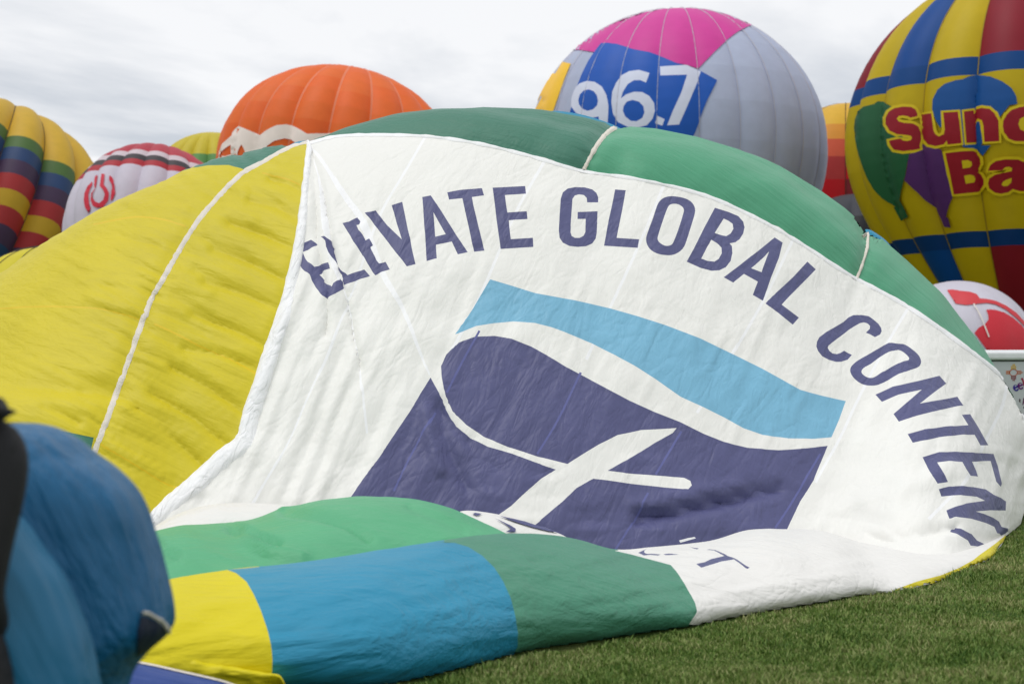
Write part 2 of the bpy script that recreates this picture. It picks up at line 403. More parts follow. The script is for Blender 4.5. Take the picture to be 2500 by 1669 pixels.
def grass():
    n = 330000
    # denser close by: draw distance with a weight that falls off
    u = RNG.random(n); Yv = 6.6 * (22 / 6.6) ** u
    Xv = (RNG.random(n) * 1.85 - 0.45) * Yv * 0.42
    fx = np.interp(Xv, FRONT_G[:, 0], FRONT_G[:, 1], left=FRONT_G[0, 1])
    keep = (Yv < fx - 0.02) | ((Xv > FRONT_G[-1, 0]))
    X, Y = Xv[keep], Yv[keep]; n = len(X)
    tuft = vnoise(X * 2.3, Y * 2.3) * 0.6 + vnoise(X * 6.1 + 9, Y * 6.1) * 0.5
    h = (0.020 + 0.017 * RNG.random(n)) * (1 + 0.85 * np.clip(tuft, -0.75, 1)); h[RNG.random(n) < 0.01] *= 1.7
    wd = 0.0030 + 0.0025 * RNG.random(n); wd *= (Y / 8) ** 0.5
    az = RNG.random(n) * 2 * np.pi; lean = (0.15 + 0.75 * RNG.random(n)) * h; la = RNG.random(n) * 2 * np.pi
    dx, dy = np.cos(az) * wd, np.sin(az) * wd; lx, ly = np.cos(la) * lean, np.sin(la) * lean
    V = np.zeros((n, 5, 3))
    V[:, 0] = np.c_[X - dx, Y - dy, np.zeros(n) - 0.004]; V[:, 1] = np.c_[X + dx, Y + dy, np.zeros(n) - 0.004]
    V[:, 2] = np.c_[X - dx * .8 + lx * .35, Y - dy * .8 + ly * .35, h * .6]; V[:, 3] = np.c_[X + dx * .8 + lx * .35, Y + dy * .8 + ly * .35, h * .6]
    V[:, 4] = np.c_[X + lx, Y + ly, h]
    idx = (np.arange(n) * 5)[:, None]
    tri = np.stack([idx + [0, 1, 3], idx + [0, 3, 2], idx + [2, 3, 4]], 1).reshape(-1, 3)
    me = bpy.data.meshes.new('grass'); me.vertices.add(n * 5); me.vertices.foreach_set('co', V.ravel())
    me.loops.add(len(tri) * 3); me.loops.foreach_set('vertex_index', tri.ravel().astype(np.int32))
    me.polygons.add(len(tri)); me.polygons.foreach_set('loop_start', np.arange(len(tri), dtype=np.int32) * 3)
    me.polygons.foreach_set('loop_total', np.full(len(tri), 3, np.int32)); me.update(); me.validate()
    me.materials.append(grass_material())
    o = bpy.data.objects.new('grass', me); C.objects.link(o)
    o['kind'] = 'stuff'; o['label'] = 'short patchy green grass in front of the fallen balloon'; o['category'] = 'grass'
grass()

# ------------------------------------------------------------------ the big half-inflated balloon
BASE = np.array([0.0, 13.5, 0.0])
big = thing('hot_air_balloon', 'huge half-deflated balloon lying on the grass with white lettered banner and green crest', 'balloon', BASE)

SIL = [(-900, 1330, 14.6), (-750, 1120, 15.2), (-500, 950, 15.8), (-250, 815, 16.2), (-100, 735, 16.4), (0, 668, 16.5), (100, 600, 16.6), (250, 508, 16.8), (390, 447, 17), (480, 405, 17.2),
       (560, 381, 17.3), (650, 362, 17.4), (755, 345, 17.5), (800, 331, 17.6), (860, 312, 17.7), (940, 292, 17.8), (1040, 274, 17.9), (1180, 263, 18), (1300, 267, 18.1), (1400, 283, 18.1), (1508, 309, 18.2),
       (1600, 315, 18.2), (1700, 335, 18.3), (1800, 365, 18.4), (1900, 405, 18.5), (2000, 465, 18.6), (2060, 508, 18.7), (2113, 557, 18.8), (2160, 591, 18.9), (2210, 634, 19), (2280, 700, 19.1),
       (2350, 785, 19.2), (2400, 852, 19.3), (2450, 935, 19.4), (2480, 990, 19.4), (2502, 1040, 19.4), (2514, 1110, 19.2), (2508, 1190, 18.6)]
BAS = [(-900, 1400), (-750, 1410), (-500, 1410), (-250, 1405), (-100, 1400), (0, 1398), (80, 1396), (200, 1390), (310, 1385), (390, 1380),
       (460, 1378), (540, 1376), (640, 1374), (690, 1373), (750, 1372), (820, 1371), (910, 1370), (1040, 1368), (1160, 1366), (1260, 1365), (1370, 1363),
       (1460, 1361), (1560, 1359), (1660, 1357), (1760, 1354), (1860, 1351), (1930, 1348), (1990, 1348), (2050, 1350), (2110, 1356), (2190, 1366),
       (2270, 1370), (2330, 1366), (2390, 1348), (2425, 1328), (2455, 1307), (2478, 1290), (2488, 1280)]
TAPE1 = [(753, 351), (722, 358), (681, 377), (640, 401), (596, 424), (562, 455), (525, 494), (490, 535), (456, 585), (426, 635), (399, 684), (370, 733), (344, 800), (319, 870), (293, 940), (270, 1003), (247, 1062), (228, 1112)]
TAPE2 = [(1503, 314), (1482, 328), (1458, 357), (1438, 390), (1423, 418)]
TAPE3 = [(2115, 567), (2117, 582), (2112, 615), (2101, 650), (2088, 685)]

def pdist(px, py, line):
    d = np.full(px.shape, 1e9)
    L = np.array(line, float)
    for a, b in zip(L[:-1], L[1:]):
        ab = b - a; t = np.clip(((px - a[0]) * ab[0] + (py - a[1]) * ab[1]) / (ab @ ab), 0, 1)
        d = np.minimum(d, np.hypot(px - a[0] - t * ab[0], py - a[1] - t * ab[1]))
    return d

def proj(G):
    return CX + G[..., 0] / G[..., 1] * F, HY - (G[..., 2] - CAMZ) / G[..., 1] * F

def ridged(x, y):
    return 1 - 2 * np.abs(vnoise(x, y))

def main_surface():
    S = catmull(np.array(SIL), 16); B = catmull(np.array([(x, y, gY(y)) for x, y in BAS]), 16)
    nf, nb = 165, 26; cols = []
    for s, b in zip(S, B):
        p0 = P(*b); p0[2] = 0.01; Yc = b[2] + (s[2] - b[2]) * 0.62; p1 = P(s[0], s[1], Yc); p2 = P(*s); wgt = 1.15
        t = np.linspace(0, 1, nf)[:, None]; t = 1 - (1 - t) ** 1.25
        den = (1 - t)**2 + 2 * wgt * t * (1 - t) + t * t
        fr = ((1 - t)**2 * p0 + 2 * wgt * t * (1 - t) * p1 + t * t * p2) / den
        d = p2 - np.array([0, 0, CAMZ]); d /= d[1]
        q1 = p2 + d * (s[2] - Yc) * 1.1; q2 = np.array([p2[0], p2[1] + 3.6, 0.0]); t = np.linspace(0, 1, nb)[1:, None]
        bk = (1 - t)**2 * p2 + 2 * t * (1 - t) * q1 + t * t * q2
        cols.append(np.vstack([fr, bk]))
    G = np.stack(cols, 1)                                      # rows x columns x 3
    n = grid_normals(G); n = np.where((n[..., 1:2] > 0) & (np.arange(G.shape[0])[:, None, None] < nf), -n, n)
    px, py = proj(G); D = np.zeros(px.shape)
    d1, d2, d3 = pdist(px, py, TAPE1), pdist(px, py, TAPE2), pdist(px, py, TAPE3)
    # yellow gores: long shallow pulls running away from the tape
    xb = np.interp(py, [345, 680, 1075, 1290], [750, 705, 580, 355])
    yel = 1 / (1 + np.exp((px - xb) / 12.0))
    ca, sa = math.cos(R_(26)), math.sin(R_(26)); al = px * ca + py * sa; ac = -px * sa + py * ca
    wl = np.where(px > np.interp(py, [351, 1112], [753, 228]), 1, 0.7)
    D += yel * wl * (0.015 * ridged(al / 260, ac / 34) * (0.35 + 0.65 * np.clip(vnoise(al / 180 + 5, ac / 90) + .5, 0, 1)) + 0.007 * vnoise(al / 90, ac / 13))
    D += yel * (0.022 * np.exp(-d1 / 60) * vnoise(al / 90 + 3, ac / 9) + 0.012 * np.exp(-d1 / 120) * ridged(al / 140 + 1, ac / 17))
    tp = catmull(np.array(TAPE1, float), 4); prs = np.random.default_rng(3)
    for k in range(44):
        a = tp[prs.integers(6, len(tp) - 1)]; side = 1 if k % 5 < 3 else -1; L = prs.uniform(50, 190) * (1 if side > 0 else 0.75)
        an = R_(prs.uniform(14, 34) if side > 0 else prs.uniform(186, 206)); mid_ = a + np.array([math.cos(an), math.sin(an)]) * L * .5 + np.array([0, prs.uniform(-5, 5)])
        st = a + np.array([math.cos(an), math.sin(an)]) * prs.uniform(0, 60)
        en = st + np.array([math.cos(an + .06), math.sin(an + .06)]) * L
        dd = pdist(px, py, [st, (st + en) / 2 + np.array([0, prs.uniform(-4, 4)]), en]); wd_ = prs.uniform(8, 13)
        D += yel * prs.choice([-1, 1, -1]) * prs.uniform(0.010, 0.022) * np.exp(-(dd / wd_)**2)
    for (h0, h1) in (((745, 470), (660, 438)), ((738, 540), (610, 490)), ((722, 610), (560, 545)), ((706, 690), (520, 610)), ((690, 760), (500, 690)), ((660, 850), (470, 770)), ((640, 905), (450, 850)), ((600, 1010), (420, 900)), ((560, 1090), (370, 960)), ((500, 1140), (330, 1000))):
        dd = pdist(px, py, [h0, ((h0[0] + h1[0]) / 2, (h0[1] + h1[1]) / 2 - 9), h1]); D -= yel * 0.045 * np.exp(-(dd / 11)**2)
    D -= yel * 0.03 * np.exp(-(d1 / 26) ** 2)
    # slack pocket in the left gore
    D += yel * 0.10 * np.exp(-((px - 60) / 210)**2 - ((py - 1010) / 70)**2) - yel * 0.05 * np.exp(-((px - 160) / 190)**2 - ((py - 955) / 30)**2)
    # crest: puckers close to the tapes, soft billow between them
    crest = 1 - yel
    green = crest * np.clip((np.interp(px, [757, 960, 1180, 1420, 1720, 1900, 2090, 2300, 2400, 2500], [350, 330, 355, 418, 478, 560, 685, 805, 885, 1025]) - py) / 20 + 0.5, 0, 1)
    D += green * (0.022 * np.exp(-d2 / 55) * vnoise(px / 80, (py - 0.3 * px) / 12) + 0.024 * np.exp(-d3 / 60) * vnoise(px / 70, (py - 0.8 * px) / 12))
    D -= green * 0.05 * (np.exp(-(d2 / 22)**2) + np.exp(-(d3 / 20)**2))
    D += green * 0.012 * vnoise(px / 60, py / 40)
    # banner: crumpled sheet, pleats fanning out of the pinned corner and along the hem
    ban = crest * (1 - green)
    c2, s2 = math.cos(R_(112)), math.sin(R_(112)); al2 = px * c2 + py * s2; ac2 = -px * s2 + py * c2
    left = np.clip((1180 - px) / 350, 0, 1) * np.clip((py - 420) / 250, 0, 1)
    D += ban * left * (0.030 * ridged(al2 / 330, ac2 / 46) + 0.012 * vnoise(al2 / 120, ac2 / 15))
    D += ban * (0.012 * vnoise(px / 70, py / 55) + 0.010 * ridged(al2 / 150 + 7, ac2 / 40) * np.clip((py - 350) / 500, 0.15, 1))
    low = np.clip((py - 1000) / 250, 0, 1)
    D += ban * low * 0.020 * ridged((px + py * .2) / 120 + 3, (py - 0.15 * px) / 48)
    dB = np.interp(px, [757, 960, 1180, 1420, 1720, 1900, 2090, 2300, 2400, 2500], [350, 330, 355, 418, 478, 560, 685, 805, 885, 1025]) - py
    D += green * np.interp(px, [760, 900, 1150, 1900, 2080, 2250, 2420], [0, 0.03, 0.10, 0.13, 0.10, 0.04, 0]) * np.sin(np.pi * np.clip(dB / np.interp(px, [760, 1000, 1900, 2200, 2450], [30, 75, 140, 120, 60]), 0, 1))
    for line, wd, am in (([(1560, 1262), (1640, 1252), (1720, 1232), (1800, 1214), (1900, 1190)], 17, -0.10), ([(1540, 1240), (1640, 1226), (1720, 1206), (1800, 1190)], 15, 0.05),
                         ([(1070, 990), (1085, 1060), (1110, 1130), (1140, 1190)], 16, -0.05), ([(1040, 1010), (1050, 1080), (1075, 1150)], 14, 0.045),
                         ([(2130, 1322), (2200, 1312), (2270, 1300), (2330, 1290)], 12, -0.06), ([(2050, 1250), (2180, 1215), (2300, 1160)], 24, 0.04), ([(1080, 1000), (1120, 1060), (1150, 1090)], 9, -0.03)):
        D += ban * am * np.exp(-(pdist(px, py, line) / wd)**2)
    # pinned pleats near the first letters
    for line, am in (([(760, 360), (790, 470), (812, 600), (838, 700), (862, 800), (880, 900)], -0.045), ([(757, 355), (770, 480), (775, 600), (800, 720), (796, 820)], -0.035), ([(765, 355), (850, 480), (880, 540)], -0.02)):
        D += ban * am * np.exp(-(pdist(px, py, line) / 7)**2)
    edge = np.ones(G.shape[0]); edge[nf:] = np.linspace(1, 0, nb - 1); edge[:3] = 0.2
    G = G + n * (D * edge[:, None])[..., None]
    return G, nf
G, NF = main_surface()
nr, ncol = G.shape[:2]
Vm = G.reshape(-1, 3); Fm = grid_faces(nr, ncol)
bvh_main = BVHTree.FromPolygons([Vector(v) for v in Vm], Fm)
env = mesh_obj('envelope', Vm, Fm, [M['yellow'], M['dgreen'], M['lgreen'], M['white']], big, BASE)
cs = catmull(np.array(SIL), 16)[:, 0]
mi = []
for i in range(nr - 1):
    for j in range(ncol - 1):
        x = cs[j]; mi.append(0 if x < 470 else (3 if i < NF * 0.6 and x > 560 else (1 if x < 1508 else 2)))
env.data.polygons.foreach_set('material_index', mi); env.data.update()

TL = TAPE1
BTOP = [(757, 350), (800, 338), (870, 333), (960, 330), (1040, 333), (1100, 341), (1180, 355), (1260, 372), (1330, 390), (1420, 418), (1520, 432), (1600, 448), (1720, 478), (1800, 515), (1900, 560), (1960, 600), (2040, 650), (2090, 685),
        (2180, 730), (2220, 755), (2300, 805), (2355, 850), (2400, 885), (2435, 905), (2455, 930), (2475, 960), (2487, 995), (2500, 1025), (2508, 1060)]
BT = catmull(BTOP, 4) + np.c_[RNG.normal(0, .7, (len(BTOP) - 1) * 4 + 1), RNG.normal(0, 1.3, (len(BTOP) - 1) * 4 + 1)]
BTl = [tuple(p) for p in BT]
bt = lambda a, b: [p for p in BTl if a <= p[0] <= b]
BLEFT = [(365, 1275), (440, 1200), (520, 1120), (580, 1075), (600, 1000), (640, 880), (680, 770), (705, 680), (725, 580), (737, 500), (746, 420), (751, 352)]
REG = [
 ('gore', [[(-480, 960), (-250, 838), (-100, 755), (0, 675), (100, 606), (250, 514), (390, 453), (455, 417), (510, 408), (560, 407), (596, 415)] + TL[4:] + [(170, 1058), (100, 1050), (40, 1046), (-300, 1030), (-480, 1010)]], M['yellow'], None, 'yellow gore on the far side of the white load tape'),
 ('gore', [TL[1:] + [(200, 1200), (180, 1365), (365, 1362)] + BLEFT], M['yellow'], None, 'yellow gore between white load tape and banner hem'),
 ('gore', [[(100, 1050), (170, 1058), (228, 1069), (212, 1130), (190, 1180), (60, 1180), (-200, 1160), (-260, 1034), (40, 1046)]], M['dgreen'], None, 'dark green corner below the yellow gore'),
 ('gore', [[(440, 424), (480, 411), (560, 385), (650, 365), (720, 352), (735, 353), (722, 358), (681, 377), (640, 401), (596, 418), (560, 407), (510, 408), (455, 417)]], M['dgreen'], None, 'dark green strip above the yellow gores'),
 ('gore', [[(765, 345), (800, 334), (860, 315), (940, 295), (1040, 277), (1180, 266), (1300, 270), (1400, 286), (1508, 311)] + TAPE2[1:] + bt(780, 1420)[::-1]], M['dgreen'], None, 'dark green crest gore'),
 ('gore', [[(1508, 311), (1600, 318), (1700, 338), (1800, 368), (1900, 408), (2000, 468), (2060, 511), (2112, 557)] + TAPE3[1:] + bt(1424, 2086)[::-1] + TAPE2[:0:-1]], M['lgreen'], None, 'light green crest gore between two load tapes'),
 ('gore', [[(2115, 559), (2160, 594), (2210, 637), (2280, 703), (2350, 788), (2400, 855), (2450, 938), (2480, 993), (2502, 1040), (2508, 1060)] + bt(2092, 2507)[::-1] + TAPE3[:0:-1]], M['lgreen'], None, 'light green gore running down to the trailer'),
 ('banner', [BTl + [(2514, 1110), (2508, 1180), (2496, 1240), (2488, 1277), (2474, 1290), (2454, 1305), (2425, 1326), (2390, 1346), (2330, 1364), (2270, 1368), (2190, 1364), (2110, 1352), (1990, 1343), (1800, 1346), (1400, 1350), (900, 1356), (500, 1362), (365, 1358)] + BLEFT], M['white'], None, 'white banner sheet with navy letters and blue emblem'),
]
BI = 7
def mark(name, loops, mat, layer=0, sp=0, label=None): REG.append((name, loops, mat, BI, label))
for pts, hw in (([(1040, 336), (985, 430), (940, 505), (905, 585), (870, 690), (830, 790), (790, 890), (745, 990), (700, 1090), (640, 1190), (600, 1260)], 3), ([(1332, 392), (1260, 520), (1200, 660), (1150, 770), (1080, 900)], 3.5), ([(1620, 455), (1560, 600), (1500, 730), (1430, 880)], 3.5),
                ([(1935, 585), (1860, 740), (1790, 860), (1700, 1010)], 3.5), ([(2215, 755), (2160, 850), (2090, 985), (2050, 1070), (1990, 1180)], 3.5), ([(2456, 935), (2440, 1000), (2400, 1080), (2350, 1180), (2265, 1270)], 4),
                ([(757, 352), (835, 470), (885, 545), (930, 660), (985, 760), (1020, 850), (1048, 918)], [1.5, 8, 10, 8, 5, 4, 2]), ([(757, 352), (782, 450), (795, 560), (812, 640), (850, 740), (872, 850), (885, 960), (895, 1060)], [1.5, 6, 7, 6, 3, 3, 3])):
    mark('seam', [strip(pts, hw, 4)], M['seam'])
c7, cA, c2_, cG, cC, cN, cE, cL = T(700, 320, 3.92), T(600, 300, 2.614), T(500, 130, 2.936), T(1300, 400, 2.936), T(1950, 740, 5.8725), T(1800, 900, 2.851), T(2150, 1130, 4.48), T(1000, 600, 2.091)
def rnd(L, n=3): return [tuple(p) for p in catmull(L, n, True)]
LET = [
 [c7([(140,1090),(235,1055),(292,1103),(245,1128),(215,1150),(150,1170),(178,1225),(210,1265),(258,1310),(290,1305),(330,1285),(400,1268),(412,1300),(420,1330),(375,1340),(345,1365),(310,1390),(352,1440),(435,1500),(445,1470),(510,1428),(548,1460),(548,1500),(510,1535),(440,1575),(388,1623),(340,1585),(300,1530),(240,1450),(210,1380),(150,1325),(130,1300),(135,1180),(118,1158)])],
 [c7([(330,1022),(358,1018),(410,1060),(455,1120),(480,1200),(505,1300),(560,1370),(580,1390),(660,1362),(745,1337),(798,1400),(700,1430),(560,1482),(548,1440),(540,1385),(500,1310),(440,1240),(400,1175),(378,1120),(365,1060)])],
 [c7([(535,895),(600,880),(668,842),(705,885),(695,910),(668,915),(690,960),(720,1000),(755,1060),(790,1042),(828,1108),(800,1125),(830,1185),(860,1250),(885,1280),(950,1265),(992,1338),(910,1360),(848,1392),(810,1340),(740,1220),(665,1110),(600,1000)])],
 [cA([(762,583),(828,568),(905,665),(998,752),(965,650),(932,535),(1000,513),(1030,660),(1082,910),(1030,925),(900,760)])],
 [c2_([(1560,1042),(1620,1030),(1700,1150),(1800,1310),(1885,1437),(1813,1452),(1770,1360),(1657,1383),(1662,1480),(1590,1500),(1580,1350),(1572,1200)]), c2_([(1638,1150),(1680,1225),(1727,1307),(1652,1325)])],
 [c2_([(1737,1008),(1830,990),(1985,978),(2000,1030),(1915,1042),(1925,1100),(1960,1250),(2003,1425),(1928,1433),(1890,1250),(1845,1050),(1750,1060)])],
 [c2_([(2062,975),(2295,963),(2302,1018),(2150,1028),(2167,1152),(2305,1143),(2310,1198),(2177,1208),(2192,1342),(2350,1333),(2353,1398),(2120,1413),(2090,1200)])],
 [cG([(200,260),(215,215),(250,188),(300,178),(370,180),(425,195),(455,220),(468,250),(468,287),(388,287),(385,255),(365,235),(330,230),(300,238),(283,262),(275,380),(268,500),(275,525),(300,540),(335,540),(362,525),(375,500),(378,405),(318,405),(320,355),(463,350),(458,500),(450,545),(425,580),(380,600),(320,605),(260,598),(215,575),(192,540),(186,490),(192,370)])],
 [cG([(590,195),(667,200),(640,350),(602,540),(680,545),(762,550),(752,612),(510,597),(545,410)])],
 [rnd(cG([(890,310),(915,270),(955,248),(1010,243),(1080,255),(1130,280),(1158,320),(1160,365),(1135,450),(1100,560),(1070,620),(1020,655),(970,664),(900,655),(850,630),(820,590),(812,540),(830,480),(860,400)])), rnd(cG([(965,325),(990,300),(1030,298),(1065,315),(1080,340),(1072,380),(1040,480),(1005,570),(985,592),(950,597),(915,580),(895,555),(898,520),(930,420)]))],
 [cG([(1303,325),(1400,355),(1470,385),(1505,425),(1515,465),(1505,510),(1480,550),(1450,572),(1408,580),(1425,600),(1428,650),(1415,705),(1380,750),(1335,772),(1280,776),(1200,755),(1100,710),(1150,620),(1230,460)]), cG([(1365,402),(1300,505),(1350,522),(1385,528),(1415,510),(1435,475),(1430,440),(1400,418)]), cG([(1275,553),(1205,688),(1250,705),(1300,710),(1330,690),(1352,650),(1350,610),(1320,580)])],
 [cG([(1730,537),(1785,573),(1760,680),(1700,830),(1645,990),(1572,947),(1608,852),(1510,798),(1433,860),(1365,822),(1480,735),(1600,640)]), cG([(1690,637),(1650,680),(1562,757),(1635,785)])],
 [cG([(1963,710),(2023,765),(1900,890),(1780,1018),(1902,1110),(1858,1160),(1760,1080),(1665,1010),(1750,920),(1860,820)])],
 [cC([(625,285),(700,220),(770,190),(885,187),(990,205),(1060,255),(1130,315),(1168,375),(1175,420),(1155,465),(1080,505),(1010,465),(948,440),(1005,385),(1008,345),(975,310),(920,293),(860,305),(790,345),(700,400),(640,450),(540,520),(450,590),(410,625),(400,655),(425,700),(470,735),(530,745),(580,730),(635,697),(690,730),(750,758),(690,825),(590,857),(520,858),(420,828),(320,775),(260,700),(237,640),(245,570),(280,505),(380,430),(500,360)])],
 [rnd(cC([(1150,660),(1280,590),(1380,598),(1480,605),(1560,640),(1650,710),(1715,780),(1738,850),(1725,905),(1680,945),(1560,985),(1420,1040),(1280,1120),(1130,1190),(1030,1200),(940,1190),(850,1150),(770,1080),(730,1010),(730,950),(770,890),(850,830),(960,770),(1060,710)]), 2), rnd(cC([(1240,745),(1330,705),(1410,690),(1480,715),(1540,760),(1570,800),(1560,835),(1500,855),(1400,895),(1300,940),(1200,1005),(1110,1065),(1050,1090),(980,1085),(920,1050),(890,1010),(900,970),(940,935),(1030,885),(1130,810)]), 2)],
 [cN([(960,190),(1080,135),(1250,95),(1398,57),(1445,110),(1360,175),(1265,252),(1400,225),(1523,203),(1562,262),(1400,295),(1250,335),(1125,378),(1087,325),(1150,270),(1278,155),(1120,190),(1005,240)])],
 [cN([(1552,327),(1610,323),(1670,420),(1735,538),(1680,538),(1640,465),(1560,465),(1400,485),(1218,525),(1185,465),(1300,430),(1450,410),(1598,400)])],
 [cN([(1283,625),(1400,590),(1520,585),(1680,588),(1770,595),(1800,680),(1828,800),(1820,822),(1790,790),(1750,645),(1720,645),(1620,650),(1650,715),(1662,755),(1610,748),(1580,700),(1555,655),(1470,652),(1390,663),(1430,735),(1455,792),(1385,805),(1330,710)])],
 [cE([(620,295),(720,268),(900,260),(1010,275),(1130,297),(1210,350),(1290,380),(1350,425),(1345,520),(1180,518),(1020,535),(1110,560),(1210,600),(1270,640),(1300,700),(1370,715),(1368,745),(1300,775),(1250,765),(1220,700),(1130,660),(970,615),(810,600),(740,622),(710,535),(800,495),(920,450),(1120,418),(1030,375),(860,363),(650,380)])],
 [cE([(757,725),(870,735),(970,780),(1030,850),(1140,900),(1210,850),(1260,870),(1215,920),(1190,905),(1090,925),(960,905),(930,850),(830,795),(757,775)])],
]
for L in LET: mark('letter', L, M['navy'], sp=7)
mark('emblem_wave', [cL([(410,178),(520,210),(640,248),(860,288),(1020,325),(1160,365),(1300,410),(1480,478),(1620,545),(1800,635),(1990,740),(2100,770),(2223,798),(2190,890),(2150,982),(2060,990),(1930,988),(1800,970),(1700,935),(1600,880),(1500,830),(1380,775),(1260,690),(1150,620),(1050,565),(930,505),(800,450),(720,420),(640,400),(530,393),(430,400),(340,415),(235,458),(320,330)])], M['sky'], sp=8, label='light blue wave of the emblem')
mark('emblem_body', [cL([(165,680),(162,620),(190,560),(250,500),(330,470),(430,465),(520,480),(620,520),(700,565),(800,625),(940,700),(1120,795),(1240,850),(1380,905),(1500,965),(1600,1005),(1720,1035),(1880,1048),(2000,1040),(2130,1025),(2060,1200),(1990,1310),(1925,1448),(1885,1535),(1500,1552),(1000,1556),(700,1556),(640,1425),(780,1310),(850,1240),(935,1193),(1000,1200),(1130,1218),(1300,1238),(1420,1248),(1438,1228),(1430,1205),(1400,1190),(1300,1180),(1150,1170),(1010,1152),(1130,1085),(1250,1010),(1340,960),(1360,935),(1180,945),(1060,970),(960,1020),(870,1075),(803,1118),(650,1080),(500,1030),(380,980),(290,920),(220,850),(180,760)])], M['navy'], sp=8, label='navy body of the emblem')
mark('emblem_tail', [cL([(105,678),(130,720),(170,790),(210,880),(240,925),(310,985),(400,1030),(520,1065),(640,1110),(745,1145),(660,1200),(580,1270),(520,1330),(450,1380),(420,1556),(0,1556),(-330,1400),(-297,1284),(-198,1146),(0,850)])], M['navy'], sp=8, label='navy lower corner of the emblem')
for pts in ([(1170, 810), (1120, 900), (1090, 960)], [(1417, 912), (1360, 1030), (1310, 1110)], [(1662, 1055), (1600, 1160)], [(1582, 1205), (1540, 1280), (1500, 1345)], [(2000, 1110), (1930, 1230), (1890, 1290)], [(1060, 1010), (1010, 1100), (960, 1200)]):
    mark('seam', [strip(pts, 2.6, 4)], M['seamn'])
mark('patch', [T(1480, 1270, 5.8725)([(1035,297),(1250,240),(1278,265),(1055,330)])], M['seam'], label='small white patch on the navy cloth')
for pts in ([(-20, 758), (100, 752), (240, 756), (310, 772), (345, 783)], [(378, 793), (480, 842), (560, 880), (628, 918)], [(248, 1086), (330, 1135), (400, 1180), (455, 1200)], [(230, 552), (330, 534), (400, 540), (455, 556)], [(642, 426), (700, 440), (736, 455)]):
    REG.append(('seam', [strip(pts, 2.0, 4)], M['seamy'], None, None))
banner = partition(REG, bvh_main, 0.022, big, BASE, sp=6.5)[BI]
# tapes and seams
ribbon('load_tape', TAPE1, [3.5, 5.5, 6.5, 7, 7.5, 8], bvh_main, 0.010, M['tape'], big, BASE, off=0.022, nseg=8, wob=0.22)
ribbon('load_tape', TAPE2, [6, 7, 5], bvh_main, 0.02, M['tape'], big, BASE, nseg=8, wob=0.3, off=0.024)
ribbon('load_tape', TAPE3, [3, 5, 4.5], bvh_main, 0.02, M['tape'], big, BASE, nseg=8, wob=0.4, off=0.024)
HEMP = [(754, 352), (748, 430), (741, 510), (733, 580), (716, 670), (694, 760), (664, 850), (640, 930), (615, 1010), (597, 1078), (545, 1120), (480, 1180), (415, 1232), (372, 1275), (345, 1298)]
ribbon('hem', HEMP, [4, 9, 13, 17, 20, 22, 22, 20, 18], bvh_main, 0.032, M['hem'], big, BASE, off=0.022, nseg=7, ns=8, wob=0.12)
ribbon('hem', [tuple(p) for p in (BT[::6] + np.array([0, 3]))], [3.5, 4.5, 4.5, 5, 5], bvh_main, 0.012, M['seam'], big, BASE, nseg=8, ns=4, off=0.024, wob=0.5)
# ------------------------------------------------------------------ loose rolls of cloth in front of the banner (same balloon)
def lobe(name, ribs, mat, bulge=0.25, back=0.5, nf=44, nb=12, seg=12, wr=0.02, wdir=-10, wlen=(160, 14), folds=()):
    """ribs: (front x, front y, crest x, crest y, crest distance)"""
    Rb = catmull(np.array(ribs, float), seg); cols = []
    for fx, fy, sx, sy, sY in Rb:
        p0 = P(fx, fy, gY(fy)); p0[2] = 0.005; p3 = P(sx, sy, sY); h = max(p3[2], 0.02); k_ = bulge * min(1, h / 0.5)
        r = max(0.08, (sY - p0[1])); p2 = P(sx, sy, sY - 0.62 * r)
        p0 = p0 + np.array([0, 0.35 * k_, 0]); p1 = p0 + np.array([0, -1.0 * k_, 0.42 * h]); p2[1] -= 0.25 * k_; p2[0] *= p2[1] / (p2[1] + 0.25 * k_); p2 = P(sx, sy, p2[1])
        t = np.linspace(0, 1, nf)[:, None]
        fr = (1 - t)**3 * p0 + 3 * t * (1 - t)**2 * p1 + 3 * t * t * (1 - t) * p2 + t**3 * p3
        q1 = P(sx, sy, sY + back * 0.6); q2 = np.array([p3[0] * (sY + back) / sY, sY + back, max(0.0, min(0.02, h * .2))]); t = np.linspace(0, 1, nb)[1:, None]
        cols.append(np.vstack([fr, (1 - t)**2 * p3 + 2 * t * (1 - t) * q1 + t * t * q2]))
    G = np.stack(cols, 1); n = grid_normals(G); n *= np.where((n * (G - np.array([0, 0, CAMZ]))).sum(2, keepdims=True) > 0, -1, 1)
    px, py = proj(G); ca, sa = math.cos(R_(wdir)), math.sin(R_(wdir)); al = px * ca + py * sa; ac = -px * sa + py * ca
    D = wr * (ridged(al / wlen[0], ac / (2.2 * wlen[1])) * .7 + 0.5 * vnoise(al / (wlen[0] * .5), ac / wlen[1]))
    for ln, wd_, am in folds: D = D + am * np.exp(-(pdist(px, py, ln) / wd_)**2)
    m = np.clip(np.arange(G.shape[0]) / 6, 0, 1); m[nf - 8:nf] *= np.linspace(1, .35, 8); m[nf:] = 0.3
    G = G + n * (D * m[:, None])[..., None]; G[..., 2] = np.maximum(G[..., 2], 0.004)
    V = G.reshape(-1, 3); Fc = grid_faces(*G.shape[:2]); b = BVHTree.FromPolygons([Vector(v) for v in V], Fc)
    return mesh_obj(name, V, Fc, mat, big, BASE), b

